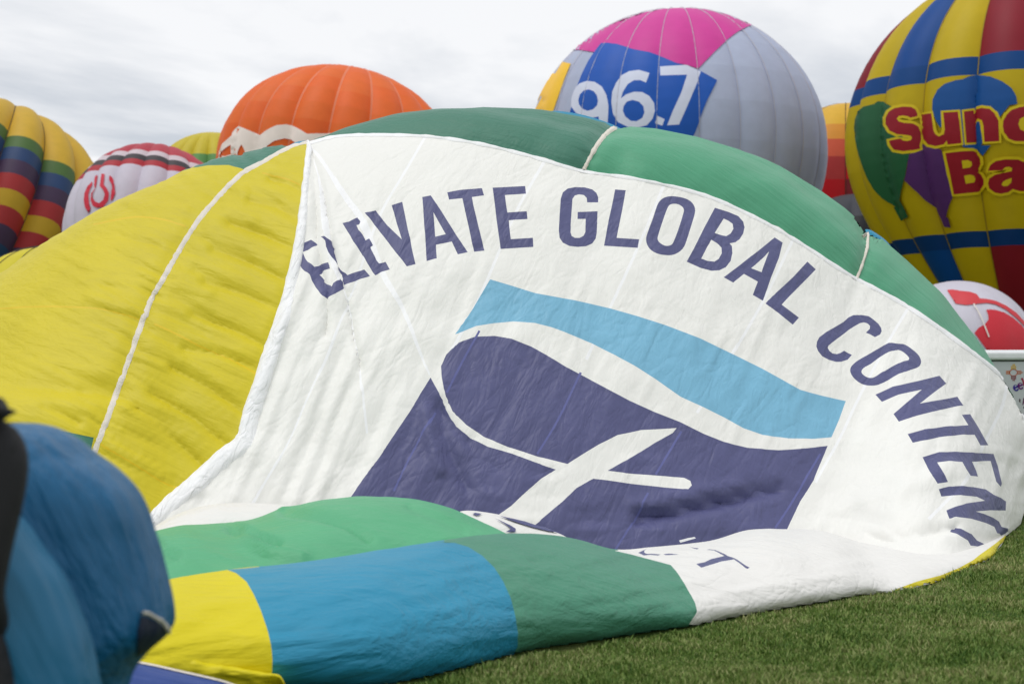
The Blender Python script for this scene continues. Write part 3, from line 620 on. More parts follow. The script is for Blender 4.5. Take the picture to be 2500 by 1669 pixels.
RIBS = [(-260, 1790, -220, 1520, 7.9), (100, 1760, 80, 1470, 8.1), (330, 1740, 320, 1432, 8.3), (440, 1725, 440, 1408, 8.45), (560, 1712, 545, 1392, 8.6), (760, 1702, 730, 1372, 8.8), (930, 1690, 900, 1347, 9.1), (1110, 1651, 1050, 1323, 9.5), (1290, 1603, 1180, 1305, 9.9), (1470, 1575, 1310, 1302, 10.3),
        (1600, 1553, 1410, 1316, 10.6), (1690, 1538, 1500, 1340, 10.9), (1760, 1522, 1600, 1334, 11.3), (1870, 1501, 1735, 1319, 11.8), (1960, 1487, 1830, 1293, 12.3), (2030, 1474, 1920, 1291, 12.8), (2110, 1458, 2010, 1296, 13.2), (2179, 1447, 2100, 1322, 13.7),
        (2239, 1437, 2180, 1338, 14.1), (2284, 1423, 2245, 1350, 14.4), (2351, 1394, 2315, 1350, 14.9), (2395, 1378, 2370, 1337, 15.3), (2420, 1361, 2410, 1323, 15.6), (2443, 1336, 2438, 1310, 15.9), (2455, 1311, 2452, 1303, 15.9)]
for k, r in enumerate(RIBS):
    if r[2] >= 2090:
        hit = bvh_main.ray_cast(CAMV, Vector(P(r[2], r[3], 1.0)) - CAMV)[0]
        if hit is not None: RIBS[k] = r[:4] + (hit.y - 0.012,)
roll, bvh_roll = lobe('lower_roll', RIBS, [M['lyellow'], M['lblue'], M['ldgreen'], M['lwhite']], bulge=0.58, back=0.9, wr=0.011, wdir=-8)
_fx = catmull(np.array(RIBS, float), 12)[:, 0]; _nr = len(roll.data.vertices) // len(_fx)
roll.data.polygons.foreach_set('material_index', [0 if x < 655 else 1 if x < 1150 else 2 if x < 1695 else 3 for _ in range(_nr - 1) for x in _fx[:-1]]); roll.data.update()
RR = []
def on_roll(name, loops, mat, layer=1, parent=None, sp=9, label=None): RR.append((name, loops, mat, None, label))
c8, cD, cK = T(300, 1150, 2.349), T(1480, 1270, 5.8725), T(1100, 1220, 5.8725)
top = lambda a, b: [(x, y + 5) for _, _, x, y, _ in RIBS if a <= x <= b]
on_roll('panel', [[(-180, 1515), (80, 1474), (320, 1436), (440, 1411), (545, 1395)] + c8([(600,572),(650,590),(710,640),(750,710),(790,800),(825,900),(850,1000),(858,1080),(855,1145)]) + [(655, 1700), (100, 1745), (-200, 1760)]], M['lyellow'], label='bright yellow end of the loose roll')
on_roll('panel', [top(546, 1050) + [(1060, 1327)] + c8([(1900,416),(1980,440),(2060,490),(2130,560),(2180,640),(2220,730),(2245,830),(2260,930),(2258,1000),(2230,1055),(2190,1100)]) + [(1110, 1650), (930, 1689), (760, 1701), (655, 1700)] + c8([(600,572),(650,590),(710,640),(750,710),(790,800),(825,900),(850,1000),(858,1080),(855,1145)])[::-1]], M['lblue'], label='sky blue section of the loose roll')
on_roll('panel', [[(1060, 1327)] + c8([(1830,412),(1900,416),(1980,440),(2060,490),(2130,560),(2180,640),(2220,730),(2245,830),(2260,930),(2258,1000),(2230,1055),(2190,1100)]) + [(1240, 1614), (1290, 1600), (1470, 1573), (1610, 1551)] + cD([(1130,1568),(1180,1470),(1270,1340),(1290,1300),(1270,1200),(1220,1100),(1160,1000),(1100,890),(1000,740),(920,650)]) + [(1540, 1355), (1500, 1346), (1410, 1322), (1310, 1308), (1180, 1311), (1100, 1321)]], M['ldgreen'], label='dark green section of the loose roll')
on_roll('panel', [[(1500, 1346), (1540, 1355)] + cD([(920,650),(1000,740),(1100,890),(1160,1000),(1220,1100),(1270,1200),(1290,1300),(1270,1340),(1180,1470),(1130,1568)]) + [(1690, 1537), (1760, 1521), (1870, 1500), (1960, 1486), (2030, 1473), (2110, 1457), (2183, 1440), (2239, 1420), (2295, 1405), (2340, 1387), (2373, 1369), (2407, 1344), (2431, 1326), (2452, 1308)] + top(1510, 2440)[::-1]], M['lwhite'], 1.2, label='white tail of the loose roll running out over the grass')
on_roll('panel', [[(2183, 1440), (2239, 1420), (2295, 1405), (2340, 1387), (2373, 1369), (2407, 1344), (2431, 1326), (2454, 1306), (2446, 1335), (2420, 1361), (2395, 1378), (2351, 1394), (2284, 1423), (2239, 1437), (2179, 1447)]], M['lyellow'], 1.3, sp=6, label='yellow underside showing along the grass')
for L in (cD([(1290,635),(1410,610),(1500,565),(1690,520),(1600,470),(1540,440),(1435,432),(1480,425),(1560,435),(1690,490),(1740,520),(1830,550),(1880,575),(2000,660),(2055,685),(2020,705),(1990,690),(1930,640),(1830,570),(1650,600),(1360,688)]),
          cD([(455,475),(580,420),(545,445),(545,475),(580,490),(650,490),(780,500),(740,515),(620,505),(540,515)]), cD([(820,495),(900,487),(1045,498),(960,506),(850,510)]), cD([(1190,385),(1260,405),(1330,410),(1300,425),(1250,412)])):
    on_roll('letter', [L], M['navy'], 2.4, sp=5, label='folded navy letter on the white tail')
partition(RR, bvh_roll, 0.008, roll, BASE, sp=7, Yg=10, trim=True)

# mint green roll behind, white strips tucked behind that
hill, bvh_hill = lobe('green_roll', [(-100, 1560, -60, 1390, 10.4), (200, 1555, 220, 1330, 10.7), (330, 1550, 345, 1305, 10.9), (430, 1550, 440, 1284, 11), (560, 1545, 600, 1270, 11.1), (660, 1540, 690, 1241, 11.2), (770, 1535, 800, 1219, 11.3), (890, 1530, 900, 1212, 11.4), (1010, 1520, 1000, 1217, 11.5), (1120, 1510, 1100, 1244, 11.5), (1200, 1500, 1180, 1278, 11.4), (1260, 1490, 1235, 1306, 11.3), (1330, 1480, 1300, 1350, 11.2)], M['llgreen'], bulge=0.1, back=0.5, wr=0.03, wdir=22, wlen=(260, 42), folds=(([(560, 1285), (620, 1305), (680, 1330)], 9, -0.06), ([(690, 1245), (780, 1262), (850, 1285), (900, 1320)], 10, -0.05), ([(380, 1320), (400, 1345), (430, 1360)], 10, -0.05), ([(600, 1300), (660, 1345), (740, 1365)], 16, 0.05), ([(1000, 1240), (1060, 1265), (1130, 1300)], 9, -0.025)))
strip, bvh_strip = lobe('white_strip', [(330, 1440, 340, 1320, 12.2), (370, 1440, 375, 1286, 12.2), (420, 1435, 435, 1254, 12.2), (480, 1432, 510, 1232, 12.25), (560, 1430, 600, 1227, 12.3), (660, 1428, 700, 1233, 12.3), (760, 1426, 780, 1250, 12.3), (860, 1424, 880, 1290, 12.3)], M['lwhite'], bulge=0.05, back=0.35, wr=0.015, wdir=15, wlen=(140, 18))
strip2, bvh_s2 = lobe('white_strip', [(1080, 1425, 1080, 1262, 12.2), (1110, 1425, 1135, 1246, 12.2), (1180, 1424, 1200, 1252, 12.25), (1240, 1422, 1262, 1266, 12.3), (1300, 1420, 1320, 1286, 12.3), (1350, 1418, 1375, 1306, 12.3), (1400, 1416, 1420, 1335, 12.3)], M['lwhite'], bulge=0.03, back=0.3, wr=0.008, wdir=20, wlen=(100, 16))
for L in (cK([(310,215),(350,198),(445,213),(380,240)]), cK([(635,275),(850,375),(930,425),(920,470),(790,465),(860,425),(800,375)]), cK([(700,244),(900,285),(1060,322),(1200,370),(1350,408),(1540,482),(1400,462),(1200,412),(1060,372),(900,320)])):
    decal('letter', [L], bvh_s2, 0.012, M['navy'], strip2, BASE, 5, 12.2)
# blue gores of the far side, just showing over the crest
def sliver(pts, Yd):
    o, _ = None, None
    c = catmull(pts, 6); V = []
    for q in c:
        a = P(q[0], q[1], Yd); V += [a + np.array([0, -0.25, -0.35]), a + np.array([0, -0.08, -0.06]), a, a + np.array([0, 0.3, -0.15]), a + np.array([0, 0.9, -1.2]), a + np.array([0, 1.2, -a[2]])]
    return mesh_obj('gore', V, grid_faces(len(c), 6), M['lblue'], big, BASE)
sliver([(1300, 277), (1350, 271), (1400, 276), (1450, 288), (1500, 306), (1530, 322)], 18.9)['label'] = 'light blue gore behind the crest'
sliver([(2112, 560), (2124, 561), (2140, 570), (2165, 589), (2190, 622)], 19.5)['label'] = 'light blue gore behind the crest'
sliver([(690, 366), (715, 350), (740, 344), (765, 345), (790, 350)], 18.1)['label'] = 'light blue gore behind the crest'
# rolled edge and violet cloth lying lowest, towards the blue balloon cloth
vio, bvh_vio = lobe('violet_panel', [(120, 1800, 130, 1622, 6.9), (250, 1800, 300, 1611, 6.9), (330, 1795, 360, 1620, 6.9), (420, 1790, 450, 1640, 6.9), (520, 1780, 540, 1660, 6.9), (620, 1765, 620, 1690, 6.9)], M['violet'], bulge=0.2, back=0.3, wr=0.008, wdir=10, wlen=(120, 12))
ribbon('binding', [(300, 1613), (360, 1622), (450, 1642), (540, 1663), (600, 1684)], 1.6, bvh_vio, 0.005, M['tape'], vio, BASE, off=0.004, Yg=6.9)
lobe('rolled_edge', [(150, 1740, 150, 1590, 7.25), (250, 1735, 270, 1585, 7.25), (330, 1725, 345, 1588, 7.25), (400, 1720, 410, 1595, 7.25), (480, 1715, 490, 1614, 7.25), (560, 1712, 560, 1626, 7.25), (640, 1708, 640, 1640, 7.25), (680, 1704, 682, 1648, 7.25), (700, 1702, 700, 1680, 7.25)], M['lyellow'], bulge=0.3, back=0.22, wr=0.012, wdir=12, wlen=(60, 9))

# ------------------------------------------------------------------ other balloons
def bmat(name, rgb, k=1.0): return nylon(name, rgb, rough=0.55, fine=0, var=0.04, k=k, crease=((0, 0.25, 0.9, 0.12, False),), trans=0.28)
BM = {}
def bm_(rgb):
    if rgb not in BM: BM[rgb] = bmat('balloon_nylon', rgb)
    return BM[rgb]
PM = {}
def pm_(rgb):
    if rgb not in PM: PM[rgb] = nylon('printed_nylon', rgb, rough=0.55, fine=0, var=0.04, crease=((0, 0.25, 0.9, 0.12, False),))
    return PM[rgb]
seam_dark = plain('dark_seam', (70, 60, 50), 0.8)
seam_pale = plain('pale_load_tape', (236, 226, 220), 0.8)
wicker = plain('wicker', (150, 110, 70), 0.8, bumpy=0.8, bscale=30)
steel = plain('steel_cable', (120, 120, 125), 0.4)

def balloon(label, cpx, cpy, Y, Rpx, n, rot, colf, bands, vz=1.0, stag=0.0, low=None, axis=(0, 0, 1), bulge=0.035, tape=None, tape_w=0.05, group='balloons standing on the field behind', basket=True, squash=1.0, tape_off=0.05):
    c = P(cpx, cpy, Y); R = Rpx / F * Y
    root = thing('hot_air_balloon', label, 'balloon', (c[0], c[1], 0), group)
    base = np.array([c[0], c[1], 0.0])
    if low is None: low = max(0.9, (c[2] - 2.7) / R)
    ax = Vector(axis).normalized(); Q = Vector((0, 0, 1)).rotation_difference(ax).to_matrix()
    Qm = np.array(Q)
    def prof(s):
        s = np.asarray(s, float); ph = np.clip(s / 0.5, 0, 1) * np.pi / 2
        t = np.clip((s - .5) / .5, 0, 1)
        r2 = (1 - t)**3 + 3 * t * (1 - t)**2 * 1.0 + 3 * t * t * (1 - t) * 0.52 + t**3 * 0.17
        z2 = -low * (3 * t * (1 - t)**2 * 0.36 + 3 * t * t * (1 - t) * 0.70 + t**3)
        r = np.where(s <= .5, np.sin(ph), r2); z = np.where(s <= .5, vz * np.cos(ph), z2)
        return r, z
    def surf(s, th, f):
        r, z = prof(s); wgt = np.clip(r * 1.6, 0, 1)
        rr = R * r * (1 + bulge * (np.sin(np.pi * f) ** 0.8 - 0.5) * wgt * 2)
        p = np.stack([rr * np.sin(th) * squash, -rr * np.cos(th), R * z], -1)
        return p @ Qm.T + c
    allV, allF = [], []
    nf = 9
    for i in range(n):
        th0 = rot + i * 2 * np.pi / n; th1 = th0 + 2 * np.pi / n; mid = (th0 + th1) / 2
        front = math.cos(mid) > -0.25
        ii = i if i < n / 2 else i - n; bs_ = [bands[0]] + [min(0.99, max(0.02, q + stag * ii)) for q in bands[1:-1]] + [bands[-1]]
        bl = [q for q in zip(bs_[:-1], bs_[1:]) if q[1] - q[0] > 1e-4] if front else [(bands[0], bands[-1])]
        for j, (s0, s1) in enumerate(bl):
            ns = max(3, int((s1 - s0) * (44 if front else 24)) + 1)
            s = np.linspace(s0, s1, ns); f = np.linspace(0, 1, nf)
            S_, F_ = np.meshgrid(s, f, indexing='ij'); p = surf(S_, th0 + (th1 - th0) * F_, F_).reshape(-1, 3)
            fc = grid_faces(ns, nf); k = sum(len(v) for v in allV)
            allV.append(p); allF += [tuple(q + k for q in ff) for ff in fc]
            mesh_obj('panel', p, fc, bm_(colf(i, j)), root, base)
        if tape is not None and math.cos(th0) > -0.1:
            s = np.linspace(0.0, bands[-1], 50); V = []
            for d_ in (-1, 0, 1):
                r, _ = prof(s); dth = d_ * tape_w / np.maximum(R * r, 0.3)
                V.append(surf(s, th0 + dth, np.zeros_like(s)) )
            V = np.stack(V, 1); cc = c + 0 * V; out = V - cc; out /= np.linalg.norm(out, axis=2, keepdims=True)
            V = V + out * np.array([tape_off * .6, tape_off, tape_off * .6])[None, :, None]
            mesh_obj('load_tape', V.reshape(-1, 3), grid_faces(len(s), 3), tape, root, base)
    bvh = BVHTree.FromPolygons([Vector(v) for v in np.vstack(allV)], allF)
    if basket:
        zb = c[2] - low * R; mr = 0.17 * R
        q = []
        for (hz, hw) in ((0.0, 0.55), (0.55, 0.60), (1.05, 0.66), (1.12, 0.70), (1.12, 0.60), (0.10, 0.5)):
            q += [(c[0] + sx * hw, c[1] + sy * hw * .8, hz) for sx, sy in ((-1, -1), (1, -1), (1, 1), (-1, 1))]
        fcs = [(3, 2, 1, 0)] + [(r4 * 4 + k, r4 * 4 + (k + 1) % 4, r4 * 4 + 4 + (k + 1) % 4, r4 * 4 + 4 + k) for r4 in range(5) for k in range(4)] + [(20, 21, 22, 23)]
        mesh_obj('basket', q, fcs, wicker, root, base, smooth=False)
        for sx, sy in ((-1, -1), (1, -1), (1, 1), (-1, 1)):
            a = np.array([c[0] + sx * .64, c[1] + sy * .5, 1.08]); b = np.array([c[0] + sx * mr * .75, c[1] + sy * mr * .75, zb + 0.15]); V = []
            for p_ in (a, b): V += [p_ + np.array([0.03, 0, 0]), p_ + np.array([-0.015, 0.026, 0]), p_ + np.array([-0.015, -0.026, 0])]
            mesh_obj('cable', V, [(0, 1, 4, 3), (1, 2, 5, 4), (2, 0, 3, 5), (0, 2, 1), (3, 4, 5)], steel, root, base)
    return root, bvh, base, Y

def print_on(b, name, loops, rgb, layer=1, sp=10, label=None):
    root, bvh, base, Y = b
    o = decal(name, loops, bvh, 0.05 * layer * Y / 80, pm_(rgb), root, base, sp, Yg=Y - 3)
    if label: o['label'] = label
    return o

pi2 = 2 * math.pi
# striped yellow balloon at the edge of the field, leaning
def rb(i, j):
    stripes = [(84, 118, 62), (46, 74, 120), (76, 58, 88), (176, 52, 54), (205, 168, 40), (176, 52, 54), (76, 58, 88), (40, 72, 112), (70, 108, 54), (205, 172, 46)]
    return (222, 182, 56) if j == 0 else stripes[(j - 1) % 10]
b1 = balloon('yellow balloon with rows of rainbow squares leaning beside the white and red one', -62, 562, 125, 322, 20, -0.17, rb,
             [0] + [0.345 + 0.0375 * k for k in range(11)] + [1], axis=(0.11, 0.42, 0.88), bulge=0.055, stag=0.022, tape=seam_dark, tape_w=0.05, basket=False, low=1.55, vz=1.0)
# small bright yellow balloon low behind the crest
b0 = balloon('low bright yellow balloon just rising behind the fallen balloon', 120, 818, 42, 225, 16, 0.2, lambda i, j: (228, 214, 48), [0, 1], vz=0.95, low=0.62, basket=False, bulge=0.04, tape=seam_dark, tape_w=0.01)
# white and red balloon with a round red emblem
b2 = balloon('white balloon with red crown and black stripe carrying a round red emblem', 366, 566, 100, 199, 20, 0.07,
             lambda i, j: [(196, 72, 86), (228, 216, 222), (78, 74, 78), (192, 60, 70), (226, 222, 236)][j], [0, 0.300, 0.334, 0.366, 0.396, 1], vz=1.1, bulge=0.03, axis=(0.05, 0.40, 0.90), low=1.6, basket=False)
c1 = T(0, 200, 2.936)
RED = (204, 38, 62)
print_on(b2, 'emblem_arc', [c1([(663,717),(630,750),(608,800),(603,850),(612,905),(640,945),(655,905),(640,870),(635,810),(648,765),(662,745)])], RED, sp=6)
print_on(b2, 'emblem_bulb', [c1([(685,675),(705,672),(690,760),(660,800),(655,850),(670,890),(700,905),(740,900),(775,850),(780,800),(765,765),(745,740),(752,665),(730,662),(718,750),(740,775),(752,810),(740,850),(712,872),(685,860),(668,830),(668,800),(685,775),(680,740)])], RED, sp=6)
print_on(b2, 'emblem_arc', [c1([(785,672),(805,690),(825,740),(830,800),(815,840),(798,855),(800,830),(805,780),(800,740),(782,705)])], RED, sp=6)
# far yellow balloon peeping between
b3 = balloon('far yellow balloon with green and blue bands peeping behind the orange one', 520, 470, 150, 145, 20, 0.1, lambda i, j: [(218, 200, 60), (110, 165, 100), (60, 110, 170), (120, 70, 120)][j], [0, 0.33, 0.39, 0.44, 1], bulge=0.05)
# orange balloon
b4 = balloon('orange balloon with pale pink lettering half hidden by the green crest', 829, 414, 85, 288, 20, 0.02, lambda i, j: [(252, 120, 50), (249, 117, 48), (253, 123, 52)][(i * 5 + j * 2) % 3], [0, 0.1, 0.16, 0.22, 0.28, 0.34, 0.40, 0.46, 1], vz=0.845, bulge=0.03, tape=bmat('orange_tape', (244, 150, 110)), tape_w=0.06, axis=(0.16, 0.12, 1))
cO = T(500, 130, 2.936); PINK = (252, 230, 222)
print_on(b4, 'lettering', [cO([(100,760),(108,705),(130,650),(195,592),(200,570),(225,540),(250,525),(330,560),(400,590),(440,558),(480,535),(520,518),(580,512),(640,524),(690,552),(735,580),(800,577),(915,577),(1000,600),(1000,700),(640,760),(300,800)]),
          cO([(240,708),(252,680),(267,655),(280,680),(292,708),(290,770),(235,775)]), cO([(430,700),(450,665),(500,630),(570,612),(625,622),(672,658),(660,740),(430,760)]), cO([(108,735),(125,705),(155,680),(188,658),(190,725),(150,740)])], PINK, sp=9)
# magenta, blue and grey balloon
GREY = (198, 208, 232)
b5 = balloon('large grey-blue balloon with magenta crown and white digits on royal blue', 1650, 378, 81, 360, 24, 0.03, lambda i, j: (204, 50, 146) if j <= 1 and (i < 3 or i > 11) else [GREY, (195, 205, 229), (200, 210, 234)][(i * 5 + j * 3) % 3], [0, 0.12, 0.2, 0.28, 0.36, 0.44, 0.52, 0.60, 1], vz=0.955, bulge=0.012, tape=bmat('tape_on_grey', (206, 204, 214)), tape_w=0.022, tape_off=0.09)
c3 = T(1200, 0, 2.61)
R5 = []
def pr5(name, loops, rgb, layer=1, sp=10): R5.append((name, loops, pm_(rgb), None, None))
pr5('crown_patch', [c3([(470,322),(560,322),(655,337),(695,285),(740,278),(800,285),(905,318),(1010,338),(1100,372),(1180,407),(1250,420),(1315,443),(1430,325),(1500,258),(1570,205),(1640,170),(1690,150),(1580,70),(1440,30),(1300,10),(1180,5),(1060,10),(930,35),(800,80),(660,145),(520,240),(440,330)])], (204, 50, 146), sp=10)
pr5('blue_patch', [c3([(700,280),(740,278),(800,285),(905,318),(1010,338),(1100,372),(1180,407),(1250,425),(1330,455),(1437,515),(1370,650),(1295,845),(1240,960),(700,960),(500,730),(545,560),(580,470),(620,390),(655,337)])], (0, 82, 178), 1.2, sp=10)
pr5('yellow_patch', [c3([(400,398),(455,398),(508,410),(470,500),(400,700),(380,760),(180,760),(200,690),(230,610),(280,520),(335,455)])], (246, 196, 46), sp=10)
DIG = (214, 218, 238)
pr5('digit', [c3([(540,560),(565,535),(610,520),(660,525),(705,555),(735,610),(747,680),(740,810),(690,810),(686,745),(640,752),(590,745),(540,722),(510,680),(512,630),(525,590)]), c3([(556,640),(566,605),(590,580),(625,573),(655,585),(675,612),(682,645),(675,675),(650,700),(615,708),(580,695),(560,670)])], DIG, 2.4, sp=7)
pr5('digit', [c3([(1007,470),(985,530),(950,515),(910,515),(870,540),(840,590),(828,630),(860,605),(910,588),(960,590),(1005,615),(1035,660),(1040,710),(1025,760),(990,800),(930,815),(870,810),(810,780),(775,730),(765,660),(770,590),(795,530),(830,485),(880,458),(940,450)]), c3([(845,680),(865,650),(900,640),(940,650),(968,680),(975,720),(960,755),(925,775),(890,772),(855,745),(840,710)])], DIG, 2.4, sp=7)
pr5('digit', [c3([(1060,740),(1105,762),(1090,803),(1040,785)])], DIG, 2.4, sp=7)
pr5('digit', [c3([(1075,428),(1240,418),(1335,460),(1300,550),(1250,670),(1195,795),(1120,800),(1160,700),(1210,590),(1245,480),(1078,485)])], DIG, 2.4, sp=7)
partition(R5, b5[1], 0.05, b5[0], b5[2], sp=8, Yg=82)
# sunset coloured balloon between the two big ones
b6 = balloon('sunset striped yellow orange and red balloon squeezed between two big balloons', 2065, 430, 110, 175, 8, 0.55,
             lambda i, j: [(236, 190, 60), (232, 160, 60), (222, 100, 70), (190, 62, 62), (206, 24, 36), (136, 44, 52), (196, 46, 44), (150, 40, 50)][(j + (i % 2)) % 8 if j else 0], [0, 0.30, 0.38, 0.46, 0.53, 0.60, 0.68, 0.76, 1], bulge=0.06, tape=seam_dark, tape_w=0.03)
b7 = balloon('black balloon low behind the green crest', 2085, 640, 100, 165, 16, 0.1, lambda i, j: (66, 68, 76) if j == 0 else (30, 31, 36), [0, 0.30, 1], bulge=0.03, basket=True)
# yellow balloon with big red lettering
SY = (216, 188, 12)
def sc_(i, j):
    v = [SY, (150, 24, 44), SY, (0, 78, 160)][(i + 2) % 4]
    return [v, v, (0, 76, 150), SY, SY, (0, 62, 130), v][j]
b8 = balloon('tall yellow balloon with blue bands and big dark red letters', 2504, 345, 70, 419, 20, 0.028 - pi2 / 20, sc_, [0, 0.24, 0.397, 0.431, 0.56, 0.7075, 0.737, 1], vz=0.99, bulge=0.032, tape=bmat('yellow_tape', (180, 150, 40)), tape_w=0.025, low=1.36)
c4 = T(1900, 0, 3.915)
up = lambda L: [(x, y + 1370) for x, y in L]
SRED, SGR, SPU, SBL = (150, 8, 32), (30, 92, 56), (84, 38, 104), (0, 76, 146)
R8 = []
def pr8(name, loops, rgb, layer=1, sp=10): R8.append((name, loops, pm_(rgb), None, None))
pr8('small_balloon_print', [c4([(735,1230),(745,1140),(775,1070),(830,1025),(925,1002),(960,975),(1020,980),(1095,1020),(1250,1300),(1255,1480),(1220,1680),(1190,1810),(1175,1900),(1195,1940),(1255,2065),(1180,2105),(1110,1980),(1125,1970),(1000,1890),(920,1800),(860,1690),(810,1560),(770,1420)])], SGR, sp=8)
pr8('small_balloon_print', [c4([(1380,1370),(1570,1430),(1610,1600),(1672,1885),(1640,1960),(1615,2065),(1635,2075),(1660,2165),(1600,2160),(1565,2065),(1535,2000),(1420,1920),(1330,1830),(1215,1720),(1240,1600),(1255,1480)])], SPU, 1.1, sp=8)
pr8('small_balloon_print', [c4([(1487,1050),(1490,960),(1530,870),(1600,810),(1700,775),(1757,768),(1830,735),(1920,722),(2040,740),(2150,790),(2230,850),(2270,930),(2278,1000),(2210,1010),(2140,1100),(2000,1260),(1955,1390),(2040,1390),(1968,1485),(1920,1430),(1765,1405),(1700,1300),(1600,1200),(1560,1220),(1520,1160)])], SBL, 1.2, sp=8)
LS = [
 [[(1330,1115),(1270,1130),(1240,1115),(1200,1108),(1160,1115),(1147,1140),(1160,1165),(1210,1178),(1290,1185),(1340,1215),(1365,1280),(1365,1340),(1350,1395),(1360,1420),(1300,1435),(1200,1445),(1120,1430),(1085,1380),(1075,1345),(1180,1325),(1200,1345),(1240,1350),(1275,1340),(1285,1320),(1270,1300),(1220,1292),(1150,1285),(1080,1250),(1045,1190),(1045,1130),(1070,1075),(1120,1040),(1200,1025),(1280,1030),(1310,1050),(1330,1090)]],
 [[(1368,1100),(1478,1085),(1500,1250),(1520,1290),(1550,1305),(1590,1285),(1600,1240),(1585,1080),(1720,1073),(1750,1370),(1625,1383),(1618,1345),(1590,1380),(1520,1395),(1450,1380),(1410,1330),(1390,1250)]],
 [[(1772,1072),(1858,1060),(1865,1095),(1900,1050),(1960,1035),(2030,1045),(2080,1090),(2110,1160),(2118,1350),(1985,1357),(1975,1200),(1960,1150),(1930,1135),(1895,1150),(1880,1200),(1888,1362),(1797,1368)]],
 [[(2370,1022),(2300,1030),(2230,1055),(2180,1105),(2155,1160),(2152,1215),(2165,1270),(2200,1325),(2260,1350),(2349,1352),(2420,1340),(2425,1350),(2540,1345),(2530,900),(2410,905),(2412,1030)], [(2349,1260),(2310,1240),(2290,1190),(2305,1140),(2349,1115),(2400,1130),(2410,1240)]],
 [up([(1603,92),(1750,75),(1850,72),(1910,95),(1945,140),(1950,195),(1930,240),(1905,262),(1950,290),(1980,340),(1980,390),(1950,435),(1900,462),(1800,470),(1685,482),(1650,300)]), up([(1752,165),(1810,158),(1840,175),(1845,205),(1830,228),(1762,238)]), up([(1775,308),(1830,297),(1865,310),(1878,340),(1865,370),(1790,382)])],
 [up([(2018,258),(2040,200),(2090,165),(2170,150),(2290,152),(2349,180),(2400,220),(2410,455),(2300,450),(2240,430),(2200,462),(2140,475),(2080,465),(2030,425),(2018,380),(2030,330),(2080,295),(2150,280),(2230,262),(2235,235),(2210,222),(2175,225),(2145,255)]), up([(2140,390),(2150,365),(2180,345),(2232,325),(2225,370),(2195,400),(2160,405)])],
]
for L in LS:
    pr8('letter_border', [c4(inflate(L[0], 21))], SY, 2.3, sp=8)
for L in LS:
    pr8('letter', [c4(q) for q in L], SRED, 3.4, sp=7)
partition(R8, b8[1], 0.10, b8[0], b8[2], sp=7, Yg=70)
# red and white balloon lying behind the trailer
b9 = balloon('white and red balloon slumped on the field behind the trailer', 2337, 868, 60, 186, 16, 0.1, lambda i, j: (226, 222, 234), [0, 1], vz=0.98, low=0.55, bulge=0.008, basket=False)
cR = T(2200, 650, 3.92)
print_on(b9, 'red_patch', [cR([(440,232),(490,228),(580,242),(660,250),(720,272),(750,312),(820,318),(900,335),(1000,380),(1100,450),(1180,540),(1180,580),(1100,500),(1000,420),(900,370),(820,355),(740,362),(620,376),(520,360)])], (206, 62, 70), sp=7)
print_on(b9, 'red_patch', [cR([(812,420),(850,416),(900,422),(980,445),(1060,490),(1150,570),(1180,610),(1200,760),(1150,830),(840,830),(700,640),(740,590),(800,555),(835,510),(832,470)])], (206, 44, 58), sp=8)
ribbon('load_tape', [cR([(690, 372)])[0], cR([(740, 460)])[0], cR([(780, 550)])[0], cR([(830, 680)])[0]], 1.6, b9[1], 0.02, seam_pale, b9[0], b9[2], off=0.09, Yg=58)

# ------------------------------------------------------------------ white enclosed trailer at the far side
TYd = 24.0
tl = P(2395, 858, TYd); tw = 4.2; th_ = tl[2]
tx0 = tl[0]; tdep = 2.0
tr = thing('trailer', 'white enclosed trailer with sun symbol behind the end of the fallen balloon', 'trailer', (tx0 + tw / 2, TYd + tdep / 2, 0))
tb = np.array([tx0 + tw / 2, TYd + tdep / 2, 0.0])
wpaint = plain('white_trailer_paint', (196, 198, 200), 0.35, bumpy=0.05, bscale=6); wtrim = plain('white_trim', (236, 236, 238), 0.3)
tyre = plain('black_rubber', (30, 30, 32), 0.8); dark = plain('black_gap', (22, 22, 24), 0.8)
def box(name, x0, x1, y0, y1, z0, z1, mat, parent, base, bev=0.0):
    import bmesh
    bm = bmesh.new(); bmesh.ops.create_cube(bm, size=1)
    for v in bm.verts: v.co = Vector(((x0 + x1) / 2 + v.co.x * (x1 - x0), (y0 + y1) / 2 + v.co.y * (y1 - y0), (z0 + z1) / 2 + v.co.z * (z1 - z0))) - Vector(base)
    if bev: bmesh.ops.bevel(bm, geom=list(bm.edges), offset=bev, segments=3, affect='EDGES', profile=0.5)
    me = bpy.data.meshes.new(name); bm.to_mesh(me); bm.free(); me.materials.append(mat)
    o = bpy.data.objects.new(name, me); C.objects.link(o); o.parent = parent; return o
zt = th_; trim_h = 0.145
box('body', tx0, tx0 + tw, TYd, TYd + tdep, 0.42, zt - 0.02, wpaint, tr, tb, 0.03)
box('roof_trim', tx0 - 0.03, tx0 + tw + 0.03, TYd - 0.045, TYd + tdep + 0.045, zt - trim_h, zt + 0.005, wtrim, tr, tb, 0.045)
box('trim_gap', tx0 + .02, tx0 + tw - .02, TYd - 0.012, TYd + 0.1, zt - trim_h - 0.018, zt - trim_h + 0.01, dark, tr, tb)
box('roof', tx0 + .05, tx0 + tw - .05, TYd + .05, TYd + tdep - .05, zt - 0.03, zt + 0.03, wtrim, tr, tb, 0.02)
box('skirt', tx0 - .01, tx0 + tw + .01, TYd - 0.02, TYd + tdep + .02, 0.36, 0.47, wtrim, tr, tb, 0.015)
